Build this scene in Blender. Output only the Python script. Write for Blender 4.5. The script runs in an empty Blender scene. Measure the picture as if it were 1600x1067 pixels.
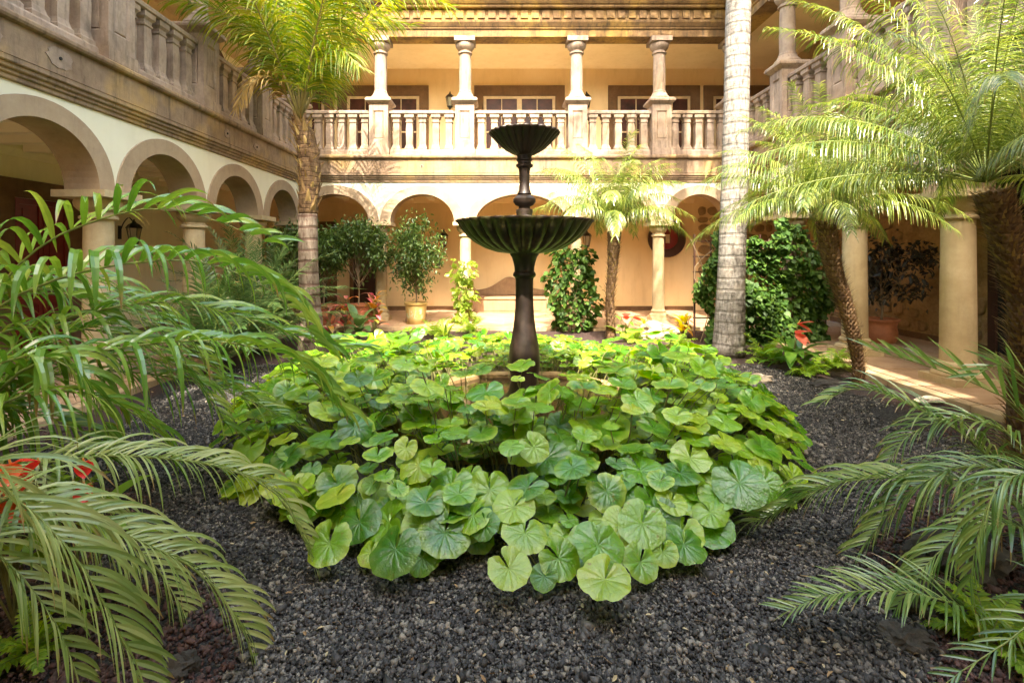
import bpy, math, random
import numpy as np
from mathutils import Vector, Matrix, noise as mnoise

# ------------------------------------------------------------------ camera, sky, sun, exposure
SC = bpy.context.scene
CAMZ, FPX, VX, VY = 1.70, 800.0, 783.0, 398.0
cam_d = bpy.data.cameras.new('camera'); cam = bpy.data.objects.new('camera', cam_d)
SC.collection.objects.link(cam)
cam.location = (0, 0, CAMZ); cam.rotation_euler = (math.radians(90), 0, 0)
cam_d.sensor_width = 36; cam_d.lens = 36 * FPX / 1600
cam_d.shift_x = (800 - VX) / 1600; cam_d.shift_y = (VY - 533.5) / 1600
cam_d.clip_end = 500; cam_d.clip_start = 0.05
SC.camera = cam

SUN_DIR = Vector((0.05, 0.80, -1.0)).normalized()        # the way the light travels
world = bpy.data.worlds.new('World'); SC.world = world; world.use_nodes = True
wn = world.node_tree
bg = wn.nodes['Background']
sky = wn.nodes.new('ShaderNodeTexSky'); sky.sky_type = 'NISHITA'; sky.sun_disc = False
sky.sun_elevation = math.asin(-SUN_DIR.z)
sky.sun_rotation = math.atan2(-SUN_DIR.x, -SUN_DIR.y)
wn.links.new(sky.outputs[0], bg.inputs[0]); bg.inputs[1].default_value = 0.15
sun_d = bpy.data.lights.new('sun', 'SUN'); sun_d.energy = 2.0; sun_d.angle = math.radians(0.6)
sun_d.color = (1.0, 0.95, 0.86)
sun = bpy.data.objects.new('sun', sun_d); SC.collection.objects.link(sun)
sun.rotation_euler = SUN_DIR.to_track_quat('-Z', 'Y').to_euler(); sun.location = (-5, -8, 12)
vs = SC.view_settings
vs.view_transform = 'Standard'; vs.look = 'None'; vs.exposure = 3.35; vs.gamma = 1.0; vs.use_curve_mapping = False
vs.use_white_balance = True; vs.white_balance_temperature = 7100; vs.white_balance_tint = 10
sky.dust_density = 4.0; sky.air_density = 1.6
SC.cycles.max_bounces = 12; SC.cycles.diffuse_bounces = 9; SC.cycles.transmission_bounces = 4; SC.cycles.glossy_bounces = 3
SC.cycles.caustics_reflective = False; SC.cycles.caustics_refractive = False
SC.cycles.use_denoising = True
SC.cycles.sample_clamp_indirect = 6

R = random.Random(7)
NR = np.random.default_rng(11)
COL = SC.collection

def P(px, py, Y):
    return Vector(((px - VX) / FPX * Y, Y, CAMZ + (VY - py) / FPX * Y))

# ------------------------------------------------------------------ helpers
class MB:
    def __init__(s): s.v = []; s.f = []; s.uv = None
    def quad(s, a, b, c, d):
        n = len(s.v); s.v += [tuple(a), tuple(b), tuple(c), tuple(d)]; s.f.append((n, n+1, n+2, n+3))
    def box(s, x0, x1, y0, y1, z0, z1):
        n = len(s.v)
        s.v += [(x0,y0,z0),(x1,y0,z0),(x1,y1,z0),(x0,y1,z0),(x0,y0,z1),(x1,y0,z1),(x1,y1,z1),(x0,y1,z1)]
        s.f += [(n,n+3,n+2,n+1),(n+4,n+5,n+6,n+7),(n,n+1,n+5,n+4),(n+1,n+2,n+6,n+5),(n+2,n+3,n+7,n+6),(n+3,n,n+4,n+7)]
    def lathe(s, prof, seg=20, c=(0,0), rot=0.0, flute=None, caps=True, sq=1.0):
        """prof: (radius, z) from bottom to top"""
        n0 = len(s.v)
        for i, (r, z) in enumerate(prof):
            for k in range(seg):
                a = 2*math.pi*k/seg + rot
                rr = r * (flute(a, i) if flute else 1.0)
                s.v.append((c[0] + rr*math.cos(a)*sq, c[1] + rr*math.sin(a)*sq, z))
        for i in range(len(prof)-1):
            for k in range(seg):
                k2 = (k+1) % seg
                s.f.append((n0+i*seg+k, n0+i*seg+k2, n0+(i+1)*seg+k2, n0+(i+1)*seg+k))
        if caps:
            s.f.append(tuple(n0+k for k in reversed(range(seg))))
            s.f.append(tuple(n0+(len(prof)-1)*seg+k for k in range(seg)))
    def tube(s, pts, rad, seg=8, cap=True):
        pts = [Vector(p) for p in pts]; n0 = len(s.v)
        if not hasattr(rad, '__len__'): rad = [rad]*len(pts)
        up = Vector((0.13, 0.91, 0.2)).normalized()
        for i, p in enumerate(pts):
            t = (pts[min(i+1, len(pts)-1)] - pts[max(i-1, 0)]).normalized()
            a = t.cross(up)
            if a.length < 1e-3: a = t.cross(Vector((1, 0, 0)))
            a.normalize(); b = t.cross(a)
            for k in range(seg):
                w = 2*math.pi*k/seg
                q = p + a*(math.cos(w)*rad[i]) + b*(math.sin(w)*rad[i])
                s.v.append(tuple(q))
        for i in range(len(pts)-1):
            for k in range(seg):
                k2 = (k+1) % seg
                s.f.append((n0+i*seg+k, n0+i*seg+k2, n0+(i+1)*seg+k2, n0+(i+1)*seg+k))
        if cap:
            s.f.append(tuple(n0+k for k in reversed(range(seg))))
            s.f.append(tuple(n0+(len(pts)-1)*seg+k for k in range(seg)))
    def prism_y(s, poly, y0, y1):
        """poly in (x,z), extruded along y"""
        n = len(s.v); m = len(poly)
        s.v += [(x, y0, z) for x, z in poly] + [(x, y1, z) for x, z in poly]
        s.f.append(tuple(range(n, n+m))); s.f.append(tuple(reversed(range(n+m, n+2*m))))
        for i in range(m):
            j = (i+1) % m
            s.f.append((n+i, n+m+i, n+m+j, n+j))
    def sweep_x(s, poly, x0, x1):
        """poly in (y,z), extruded along x"""
        n = len(s.v); m = len(poly)
        s.v += [(x0, y, z) for y, z in poly] + [(x1, y, z) for y, z in poly]
        s.f.append(tuple(reversed(range(n, n+m)))); s.f.append(tuple(range(n+m, n+2*m)))
        for i in range(m):
            j = (i+1) % m
            s.f.append((n+i, n+j, n+m+j, n+m+i))
    def mesh(s, name, mat=None, smooth=False, angle=None):
        me = bpy.data.meshes.new(name)
        me.from_pydata(s.v, [], s.f)
        if getattr(s, 'attr', None) and len(s.attr) == len(s.v):
            at = me.attributes.new('tip', 'FLOAT', 'POINT'); at.data.foreach_set('value', s.attr)
        if smooth: me.shade_smooth() if angle is None else me.set_sharp_from_angle(angle=angle)
        if mat: me.materials.append(mat)
        me.update()
        return me
    def build(s, name, mat, parent=None, smooth=False, loc=None, angle=None, recalc=False, bevel=0):
        me = s.mesh(name, mat)
        if recalc or bevel:
            import bmesh
            bm = bmesh.new(); bm.from_mesh(me)
            bmesh.ops.recalc_face_normals(bm, faces=bm.faces)
            if bevel:
                bmesh.ops.bevel(bm, geom=[e for e in bm.edges if len(e.link_faces) == 2 and e.calc_face_angle() > 0.6], offset=bevel, segments=1, affect='EDGES', clamp_overlap=True)
            bm.to_mesh(me); bm.free()
        if smooth:
            me.shade_smooth()
            if angle: me.set_sharp_from_angle(angle=angle)
        return link(name, me, parent, loc)

def link(name, me, parent=None, loc=None, rotz=None, scale=None):
    o = bpy.data.objects.new(name, me); COL.objects.link(o)
    if parent: o.parent = parent
    if loc is not None: o.location = loc
    if rotz is not None: o.rotation_euler = (0, 0, rotz)
    if scale is not None: o.scale = scale if hasattr(scale, '__len__') else (scale,)*3
    return o

def tag(o, label=None, cat=None, group=None, kind=None):
    if label: o['label'] = label
    if cat: o['category'] = cat
    if group: o['group'] = group
    if kind: o['kind'] = kind
    return o

def thing(name, label, cat, loc=(0,0,0), rotz=0, group=None):
    o = bpy.data.objects.new(name, None); COL.objects.link(o)
    o.empty_display_size = 0.2
    o.location = loc; o.rotation_euler = (0, 0, rotz)
    return tag(o, label, cat, group)

def np_mesh(name, V, F, mat):
    """V (n,3) float, F (m,k) int with constant k"""
    V = np.asarray(V, dtype=np.float32); F = np.asarray(F, dtype=np.int32)
    me = bpy.data.meshes.new(name); k = F.shape[1]
    me.vertices.add(len(V)); me.vertices.foreach_set('co', V.ravel())
    me.loops.add(F.size); me.loops.foreach_set('vertex_index', F.ravel())
    me.polygons.add(len(F)); me.polygons.foreach_set('loop_start', np.arange(0, F.size, k, dtype=np.int32))
    me.update(calc_edges=True); me.materials.append(mat)
    return me

def catmull(pts, n):
    pts = [Vector(p) for p in pts]
    ext = [pts[0]*2-pts[1]] + pts + [pts[-1]*2-pts[-2]]
    L = [0]
    for i in range(1, len(pts)): L.append(L[-1] + (pts[i]-pts[i-1]).length)
    out = []
    for k in range(n):
        d = L[-1]*k/(n-1); i = 0
        while i < len(pts)-2 and L[i+1] < d: i += 1
        t = (d-L[i])/max(1e-6, L[i+1]-L[i])
        p0, p1, p2, p3 = ext[i:i+4]
        out.append(0.5*((2*p1) + (p2-p0)*t + (2*p0-5*p1+4*p2-p3)*t*t + (3*p1-p0-3*p2+p3)*t*t*t))
    return out

# ------------------------------------------------------------------ materials
class NT:
    def __init__(s, name):
        s.m = bpy.data.materials.new(name); s.m.use_nodes = True; s.t = s.m.node_tree
        s.b = s.t.nodes['Principled BSDF']; s.out = s.t.nodes['Material Output']
    def n(s, typ, **kw):
        nd = s.t.nodes.new(typ)
        for k, v in kw.items():
            if k.startswith('i_'):
                key = k[2:]; key = int(key) if key.isdigit() else key
                nd.inputs[key].default_value = v
            else: setattr(nd, k, v)
        return nd
    def l(s, a, b): s.t.links.new(a, b)
    def mix(s, fac, a, b, blend='MIX'):
        nd = s.n('ShaderNodeMix', data_type='RGBA', blend_type=blend)
        for sock, v in ((nd.inputs[0], fac), (nd.inputs[6], a), (nd.inputs[7], b)):
            if hasattr(v, 'is_linked') or hasattr(v, 'links'): s.l(v, sock)
            elif isinstance(v, (int, float)): sock.default_value = v
            else: sock.default_value = (*v, 1) if len(v) == 3 else v
        return nd.outputs[2]
    def math(s, op, a, b=None, c=None, clamp=False):
        nd = s.n('ShaderNodeMath', operation=op, use_clamp=clamp)
        for i, v in enumerate((a, b, c)):
            if v is None: continue
            if hasattr(v, 'links'): s.l(v, nd.inputs[i])
            else: nd.inputs[i].default_value = v
        return nd.outputs[0]
    def noise(s, vec, scale, detail=5, rough=0.6, dist=0.0):
        nd = s.n('ShaderNodeTexNoise'); nd.inputs['Scale'].default_value = scale
        nd.inputs['Detail'].default_value = detail; nd.inputs['Roughness'].default_value = rough
        nd.inputs['Distortion'].default_value = dist
        s.l(vec, nd.inputs['Vector']); return nd.outputs['Fac']
    def ramp(s, fac, stops):
        nd = s.n('ShaderNodeValToRGB'); cr = nd.color_ramp
        while len(cr.elements) < len(stops): cr.elements.new(0.5)
        for e, (p, c) in zip(cr.elements, stops):
            e.position = p; e.color = (*c, 1) if len(c) == 3 else c
        s.l(fac, nd.inputs[0]); return nd.outputs[0]
    def pos(s): return s.n('ShaderNodeNewGeometry').outputs['Position']
    def scale(s, vec, sc):
        nd = s.n('ShaderNodeMapping'); nd.inputs['Scale'].default_value = sc; s.l(vec, nd.inputs[0]); return nd.outputs[0]
    def bump(s, h, strength, dist=0.01):
        nd = s.n('ShaderNodeBump'); nd.inputs['Strength'].default_value = strength; nd.inputs['Distance'].default_value = dist
        s.l(h, nd.inputs['Height']); s.l(nd.outputs[0], s.b.inputs['Normal'])
    def col(s, c): s.l(c, s.b.inputs['Base Color'])

def g(v): return (v, v, v)

def stone_mat(name, light, mid, dark, stain=(0.035, 0.028, 0.022), stain_amt=0.6, rough=0.88, streak=True, yellow=0.0, bscale=60, bstr=0.35):
    m = NT(name); p = m.pos()
    n1 = m.noise(p, 2.2, 8, 0.65, 0.4); n2 = m.noise(p, 17, 6, 0.7)
    c = m.ramp(n1, [(0.30, dark), (0.5, mid), (0.70, light)])
    c = m.mix(m.math('MULTIPLY', m.ramp(n2, [(0.35, g(1)), (0.62, g(0))]), 0.35), c, dark)
    if yellow:
        n5 = m.noise(p, 0.8, 4, 0.6); c = m.mix(m.math('MULTIPLY', m.ramp(n5, [(0.48, g(0)), (0.6, g(1))]), yellow), c, (0.55, 0.33, 0.07))
    if streak:
        n3 = m.noise(m.scale(p, (7, 7, 0.9)), 1.6, 6, 0.7)
        f = m.math('MULTIPLY', m.ramp(n3, [(0.50, g(0)), (0.72, g(1))]), stain_amt)
        c = m.mix(f, c, stain)
    n4 = m.noise(p, 5.5, 7, 0.75)
    f = m.math('MULTIPLY', m.ramp(n4, [(0.60, g(0)), (0.75, g(1))]), stain_amt*0.7)
    c = m.mix(f, c, stain)
    m.col(c); m.b.inputs['Roughness'].default_value = rough
    m.b.inputs['Specular IOR Level'].default_value = 0.25
    m.bump(m.math('ADD', m.noise(p, bscale, 4, 0.7), m.math('MULTIPLY', n2, 1.2)), bstr, 0.008)
    return m.m

def plaster_mat(name, c0, c1, dirt=(0.30, 0.22, 0.12), dirt_amt=0.25, bstr=0.12):
    m = NT(name); p = m.pos()
    c = m.ramp(m.noise(p, 0.9, 6, 0.6), [(0.3, c0), (0.7, c1)])
    n3 = m.noise(m.scale(p, (3, 3, 0.6)), 2.0, 6, 0.65)
    c = m.mix(m.math('MULTIPLY', m.ramp(n3, [(0.5, g(0)), (0.8, g(1))]), dirt_amt), c, dirt)
    m.col(c); m.b.inputs['Roughness'].default_value = 0.8; m.b.inputs['Specular IOR Level'].default_value = 0.25
    m.bump(m.noise(p, 35, 5, 0.6), bstr, 0.006)
    return m.m

def simple_mat(name, col, rough=0.6, metal=0.0, var=0.25, scale=8, spec=0.4, bstr=0.15):
    m = NT(name); p = m.pos(); d = tuple(x*(1-var) for x in col); li = tuple(min(1, x*(1+var)) for x in col)
    m.col(m.ramp(m.noise(p, scale, 6, 0.65), [(0.3, d), (0.7, li)]))
    m.b.inputs['Roughness'].default_value = rough; m.b.inputs['Metallic'].default_value = metal
    m.b.inputs['Specular IOR Level'].default_value = spec
    m.bump(m.noise(p, scale*8, 4, 0.6), bstr, 0.004)
    return m.m

def leaf_mat(name, cols, rough=0.42, trans=0.35, tcol=None, per='island', spec=0.5, tip=None, nscale=6):
    """cols: list of base colours picked per leaf"""
    m = NT(name)
    r = m.math('FRACT', m.math('ADD', m.n('ShaderNodeNewGeometry').outputs['Random Per Island'], m.n('ShaderNodeObjectInfo').outputs['Random']))
    p = m.pos()
    f = m.math('ADD', m.math('MULTIPLY', r, 0.75), m.math('MULTIPLY', m.noise(p, nscale, 3), 0.4))
    k = len(cols); c = m.ramp(m.math('SUBTRACT', f, 0.08), [(i/(k-1), cc) for i, cc in enumerate(cols)])
    at = m.n('ShaderNodeAttribute'); at.attribute_name = 'tip'
    r2 = m.math('FRACT', m.math('MULTIPLY', r, 13.7))
    tp_ = m.math('ADD', at.outputs['Fac'], m.math('MULTIPLY', m.math('SUBTRACT', r2, 1.0), 0.55))
    c = m.mix(m.ramp(tp_, [(0.70, g(0)), (0.86, g(0.9))]), c, (0.28, 0.17, 0.06))
    m.col(c); m.b.inputs['Roughness'].default_value = rough; m.b.inputs['Specular IOR Level'].default_value = spec
    tr = m.n('ShaderNodeBsdfTranslucent')
    hs = m.n('ShaderNodeHueSaturation'); hs.inputs['Hue'].default_value = 0.485; hs.inputs['Saturation'].default_value = 1.1; hs.inputs['Value'].default_value = 1.7
    m.l(c, hs.inputs['Color']); m.l(hs.outputs[0], tr.inputs[0])
    mx = m.n('ShaderNodeMixShader'); mx.inputs[0].default_value = trans
    m.l(m.b.outputs[0], mx.inputs[1]); m.l(tr.outputs[0], mx.inputs[2]); m.l(mx.outputs[0], m.out.inputs[0])
    return m.m

M = {}
M['cream'] = plaster_mat('cream_plaster', (0.66, 0.62, 0.47), (0.74, 0.70, 0.56), dirt_amt=0.12)
M['peach'] = plaster_mat('peach_plaster', (0.72, 0.52, 0.28), (0.80, 0.61, 0.36), dirt=(0.42, 0.27, 0.12), dirt_amt=0.25)
M['cream_in'] = plaster_mat('pale_yellow_plaster', (0.82, 0.74, 0.48), (0.86, 0.79, 0.56), dirt_amt=0.15)
M['ceiling'] = plaster_mat('ceiling_plaster', (0.76, 0.68, 0.50), (0.80, 0.73, 0.56), dirt_amt=0.1)
M['belt'] = stone_mat('weathered_belt_stone', (0.33, 0.235, 0.145), (0.255, 0.175, 0.115), (0.17, 0.11, 0.07), stain_amt=0.65, yellow=0.35)
M['entab'] = stone_mat('weathered_cornice_stone', (0.28, 0.17, 0.075), (0.19, 0.11, 0.05), (0.09, 0.05, 0.025), stain_amt=0.8, yellow=0.5)
M['ring'] = stone_mat('arch_ring_stone', (0.40, 0.30, 0.20), (0.36, 0.265, 0.175), (0.29, 0.20, 0.13), stain_amt=0.15, bstr=0.2)
M['baluster'] = stone_mat('pale_carved_stone', (0.40, 0.305, 0.235), (0.31, 0.228, 0.172), (0.19, 0.133, 0.098), stain_amt=0.6, yellow=0.1)
M['column'] = stone_mat('column_stone', (0.52, 0.42, 0.26), (0.46, 0.36, 0.21), (0.36, 0.27, 0.15), stain_amt=0.15, bstr=0.2)
M['brownframe'] = stone_mat('brown_surround_stone', (0.20, 0.12, 0.065), (0.16, 0.09, 0.045), (0.11, 0.06, 0.03), stain_amt=0.3)
M['rough_wall'] = stone_mat('rough_ochre_render', (0.46, 0.32, 0.15), (0.36, 0.24, 0.11), (0.17, 0.10, 0.045), stain_amt=0.7, streak=False, bscale=14, bstr=0.9)
M['blocks'] = stone_mat('ochre_stone_block', (0.42, 0.28, 0.14), (0.34, 0.22, 0.105), (0.21, 0.13, 0.06), stain_amt=0.4, bscale=20, bstr=0.6)
M['red_door'] = simple_mat('dark_red_wood', (0.16, 0.012, 0.010), 0.35, var=0.3, scale=5)
M['dark_wood'] = simple_mat('dark_brown_wood', (0.045, 0.018, 0.012), 0.45)
M['cream_frame'] = simple_mat('cream_painted_wood', (0.52, 0.38, 0.22), 0.5, var=0.15)
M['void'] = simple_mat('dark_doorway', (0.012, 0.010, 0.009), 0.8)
M['tile'] = stone_mat('terracotta_tile', (0.50, 0.345, 0.22), (0.44, 0.285, 0.175), (0.33, 0.20, 0.115), stain_amt=0.2, streak=False, rough=0.45, bstr=0.12)
M['grout'] = simple_mat('pale_mortar', (0.42, 0.34, 0.24), 0.8)
M['kerb'] = stone_mat('kerb_stone', (0.50, 0.37, 0.22), (0.43, 0.31, 0.18), (0.30, 0.20, 0.11), stain_amt=0.3, streak=False)
M['soil'] = stone_mat('dark_red_soil', (0.075, 0.040, 0.028), (0.05, 0.028, 0.020), (0.03, 0.018, 0.014), stain_amt=0.2, streak=False, rough=0.95, bscale=40, bstr=1.0)
M['metal'] = simple_mat('black_iron', (0.012, 0.011, 0.010), 0.45, var=0.4)
M['bench'] = stone_mat('carved_bench_stone', (0.36, 0.23, 0.135), (0.30, 0.19, 0.11), (0.22, 0.13, 0.08), stain_amt=0.2)
M['rock'] = stone_mat('grey_lava_rock', (0.13, 0.12, 0.105), (0.065, 0.058, 0.05), (0.02, 0.018, 0.016), stain_amt=0.5, streak=False, bscale=25, bstr=1.0)
M['pale_rock'] = stone_mat('pale_garden_rock', (0.50, 0.44, 0.35), (0.36, 0.30, 0.22), (0.18, 0.14, 0.10), stain_amt=0.3, streak=False, bscale=25, bstr=1.0)

def lamp_glass():
    m = NT('lantern_glass'); m.b.inputs['Base Color'].default_value = (0.75, 0.68, 0.5, 1); m.b.inputs['Roughness'].default_value = 0.15
    m.b.inputs['Transmission Weight'].default_value = 0.6; return m.m
M['lamp_glass'] = lamp_glass()
def pane_mat():
    m = NT('window_glass'); p = m.pos()
    m.col(m.ramp(m.noise(p, 3, 4), [(0.35, (0.03, 0.014, 0.010)), (0.65, (0.09, 0.032, 0.022))]))
    m.b.inputs['Roughness'].default_value = 0.35; m.b.inputs['Specular IOR Level'].default_value = 0.2; return m.m
M['pane'] = pane_mat()
def bronze():
    m = NT('fountain_bronze'); p = m.pos()
    n = m.noise(p, 7, 8, 0.7)
    nz = m.n('ShaderNodeNewGeometry'); sx = m.n('ShaderNodeSeparateXYZ'); m.l(p, sx.inputs[0])
    c = m.ramp(n, [(0.35, (0.006, 0.0035, 0.0025)), (0.55, (0.014, 0.007, 0.0045)), (0.75, (0.030, 0.016, 0.009))])
    # algae and lime left by the dripping water on the big bowl and the pedestal foot
    moss = m.ramp(m.noise(m.scale(p, (1, 1, 0.35)), 11, 6, 0.7), [(0.47, g(0)), (0.66, g(1))])
    zr = m.ramp(sx.outputs[2], [(0.0, g(0.25)), (0.30, g(0.1)), (0.55, g(0.05)), (0.80, g(1.0))])
    m2 = m.math('MULTIPLY', m.math('DIVIDE', sx.outputs[2], 2.6), 1.0)
    zr = m.ramp(m2, [(0.0, g(0.5)), (0.2, g(0.30)), (0.35, g(0.05)), (0.62, g(0.1)), (0.67, g(1)), (0.79, g(1)), (0.84, g(0.1))])
    c = m.mix(m.math('MULTIPLY', moss, zr), c, (0.055, 0.050, 0.016))
    m.col(c); m.b.inputs['Metallic'].default_value = 0.15
    m.l(m.ramp(n, [(0.3, g(0.28)), (0.7, g(0.6))]), m.b.inputs['Roughness'])
    m.bump(m.noise(p, 40, 5, 0.7), 0.35, 0.006)
    return m.m
M['bronze'] = bronze()
def water():
    m = NT('pool_water'); p = m.pos(); m.b.inputs['Base Color'].default_value = (0.028, 0.018, 0.008, 1)
    m.b.inputs['Roughness'].default_value = 0.04; m.b.inputs['IOR'].default_value = 1.33
    m.bump(m.noise(p, 14, 3, 0.5), 0.15, 0.01); return m.m
M['water'] = water()
def gravel_mat(name, cols):
    m = NT(name)
    r = m.n('ShaderNodeNewGeometry').outputs['Random Per Island']
    k = len(cols); c = m.ramp(r, [(i/(k-1)*0.97, cc) for i, cc in enumerate(cols)])
    p = m.pos(); c = m.mix(0.5, c, m.ramp(m.noise(p, 90, 3), [(0.3, g(0.25)), (0.7, g(1))]), 'MULTIPLY')
    c = m.mix(1.0, c, m.ramp(m.noise(p, 1.7, 5, 0.65), [(0.3, (0.72, 0.70, 0.68)), (0.55, g(1)), (0.75, (1.35, 1.25, 1.12))]), 'MULTIPLY')
    m.col(c); m.b.inputs['Roughness'].default_value = 0.6; m.b.inputs['Specular IOR Level'].default_value = 0.4
    m.bump(m.noise(p, 220, 3, 0.6), 0.5, 0.003); return m.m
M['gravel'] = gravel_mat('dark_lava_gravel', [(0.016, 0.0145, 0.0135), (0.027, 0.025, 0.023), (0.042, 0.039, 0.036), (0.058, 0.054, 0.050), (0.088, 0.082, 0.074), (0.13, 0.12, 0.105), (0.28, 0.25, 0.20)])
M['red_gravel'] = gravel_mat('red_lava_gravel', [(0.045, 0.020, 0.016), (0.085, 0.036, 0.030), (0.12, 0.055, 0.045), (0.16, 0.085, 0.07), (0.07, 0.05, 0.05)])
def gravel_bed():
    m = NT('gravel_bed'); p = m.pos()
    v = m.n('ShaderNodeTexVoronoi'); v.inputs['Scale'].default_value = 70; m.l(p, v.inputs['Vector'])
    hs = m.n('ShaderNodeSeparateColor'); m.l(v.outputs['Color'], hs.inputs[0])
    c = m.ramp(hs.outputs[0], [(0, (0.009, 0.008, 0.0075)), (0.6, (0.026, 0.024, 0.022)), (1, (0.065, 0.06, 0.054))])
    # red lava towards the corners of the garden
    red = m.noise(p, 1.2, 4)
    sx = m.n('ShaderNodeSeparateXYZ'); m.l(p, sx.inputs[0])
    ax = m.math('ABSOLUTE', m.math('SUBTRACT', sx.outputs[0], 0.2))
    f = m.math('ADD', m.math('MULTIPLY', red, 1.2), m.math('MULTIPLY', ax, 0.25))
    back = m.math('GREATER_THAN', sx.outputs[1], 7.3)
    f2 = m.math('MAXIMUM', m.ramp(m.math('SUBTRACT', f, 1.15), [(0.45, g(0)), (0.6, g(1))]), m.math('MULTIPLY', back, 0.9))
    c = m.mix(f2, c, (0.055, 0.026, 0.020))
    m.col(c); m.b.inputs['Roughness'].default_value = 0.85
    m.bump(m.math('SUBTRACT', 1.0, v.outputs['Distance']), 1.0, 0.02); return m.m
M['ground'] = gravel_bed()
def bark_mat(name, c0, c1, c2, ring=14.0, ringamt=0.6, fibre=True, rough=0.85, cracks=0.0):
    m = NT(name); p = m.pos(); sx = m.n('ShaderNodeSeparateXYZ'); m.l(p, sx.inputs[0])
    nz = m.noise(p, 3, 4)
    w = m.math('SINE', m.math('MULTIPLY', m.math('ADD', sx.outputs[2], m.math('MULTIPLY', nz, 0.08)), ring*2))
    w = m.ramp(w, [(0.55, g(0)), (0.95, g(1))])
    n = m.noise(m.scale(p, (9, 9, 2.2)), 3, 7, 0.7)
    c = m.ramp(n, [(0.33, c2), (0.5, c1), (0.68, c0)])
    c = m.mix(m.math('MULTIPLY', w, ringamt), c, c2)
    if cracks:
        ck = m.noise(m.scale(p, (1.4, 1.4, 11)), 3.4, 8, 0.8, 1.4)
        c = m.mix(m.math('MULTIPLY', m.ramp(ck, [(0.54, g(0)), (0.60, g(1))]), cracks), c, c2)
        bl = m.noise(p, 3.0, 6, 0.7)
        c = m.mix(m.math('MULTIPLY', m.ramp(bl, [(0.5, g(0)), (0.62, g(1))]), 0.45), c, (0.30, 0.25, 0.20))
    m.col(c); m.b.inputs['Roughness'].default_value = rough; m.b.inputs['Specular IOR Level'].default_value = 0.2
    m.bump(m.math('SUBTRACT', m.math('MULTIPLY', n, 1.5), w), 0.6, 0.012); return m.m
M['bark_grey'] = bark_mat('grey_palm_bark', (0.29, 0.27, 0.24), (0.21, 0.19, 0.168), (0.06, 0.05, 0.042), ring=17, ringamt=0.25, cracks=0.95)
M['bark_brown'] = bark_mat('brown_palm_bark', (0.25, 0.20, 0.155), (0.18, 0.138, 0.105), (0.085, 0.045, 0.032), ring=16, ringamt=0.75)
M['bark_fibre'] = bark_mat('fibrous_palm_bark', (0.20, 0.13, 0.07), (0.12, 0.07, 0.035), (0.04, 0.02, 0.012), ring=40, ringamt=0.3)
M['twig'] = simple_mat('pale_twig', (0.20, 0.14, 0.08), 0.8)
M['boot'] = leaf_mat('palm_leaf_base', [(0.05, 0.022, 0.012), (0.15, 0.08, 0.03), (0.28, 0.18, 0.06), (0.42, 0.30, 0.12)], rough=0.8, trans=0.0)
M['rachis'] = simple_mat('palm_rachis', (0.17, 0.21, 0.05), 0.45)
M['rachis_brown'] = simple_mat('dry_palm_rachis', (0.24, 0.19, 0.06), 0.5)
M['areca'] = leaf_mat('broad_palm_leaflet', [(0.06, 0.16, 0.025), (0.11, 0.25, 0.035), (0.19, 0.32, 0.05), (0.36, 0.42, 0.08)], rough=0.24, trans=0.30, spec=0.9)
M['dull_palm'] = leaf_mat('dull_palm_leaflet', [(0.11, 0.19, 0.04), (0.20, 0.28, 0.07), (0.30, 0.36, 0.12), (0.42, 0.45, 0.18)], rough=0.32, trans=0.28, spec=0.7)
M['date'] = leaf_mat('dark_date_leaflet', [(0.045, 0.11, 0.025), (0.09, 0.18, 0.035), (0.17, 0.26, 0.06), (0.32, 0.38, 0.12)], rough=0.30, trans=0.28, spec=0.8)
M['pygmy'] = leaf_mat('pygmy_palm_leaflet', [(0.035, 0.075, 0.014), (0.09, 0.15, 0.024), (0.21, 0.27, 0.045), (0.40, 0.43, 0.11)], rough=0.28, trans=0.32, spec=0.7)
M['queen'] = leaf_mat('queen_palm_leaflet', [(0.05, 0.11, 0.012), (0.12, 0.20, 0.018), (0.26, 0.30, 0.028), (0.40, 0.31, 0.05)], rough=0.45, trans=0.42)
M['dry'] = leaf_mat('dry_palm_leaflet', [(0.30, 0.20, 0.06), (0.40, 0.28, 0.10), (0.24, 0.15, 0.05)], rough=0.6, trans=0.3)
M['ficus'] = leaf_mat('ficus_leaf', [(0.03, 0.065, 0.015), (0.055, 0.11, 0.024), (0.10, 0.17, 0.035), (0.20, 0.27, 0.07)], rough=0.36, trans=0.25)
M['dark_ficus'] = leaf_mat('purple_dark_leaf', [(0.018, 0.016, 0.012), (0.03, 0.028, 0.018), (0.05, 0.045, 0.025)], rough=0.4, trans=0.1)
M['ivy'] = leaf_mat('ivy_leaf', [(0.018, 0.05, 0.008), (0.035, 0.09, 0.012), (0.06, 0.13, 0.018), (0.13, 0.21, 0.03)], rough=0.55, trans=0.25, spec=0.35)
M['vine_pale'] = leaf_mat('pale_vine_leaf', [(0.14, 0.26, 0.03), (0.26, 0.36, 0.05), (0.38, 0.44, 0.09)], rough=0.4, trans=0.4)
M['fern'] = leaf_mat('fern_leaf', [(0.10, 0.22, 0.02), (0.20, 0.34, 0.03), (0.34, 0.44, 0.04)], rough=0.45, trans=0.4)
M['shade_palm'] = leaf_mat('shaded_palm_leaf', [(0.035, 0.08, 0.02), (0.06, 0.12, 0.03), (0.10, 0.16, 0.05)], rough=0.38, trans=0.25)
M['croton'] = leaf_mat('croton_leaf', [(0.04, 0.11, 0.02), (0.14, 0.07, 0.03), (0.62, 0.12, 0.12), (0.75, 0.34, 0.05), (0.12, 0.20, 0.03), (0.70, 0.14, 0.18), (0.65, 0.60, 0.08)], rough=0.35, trans=0.25)
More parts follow.
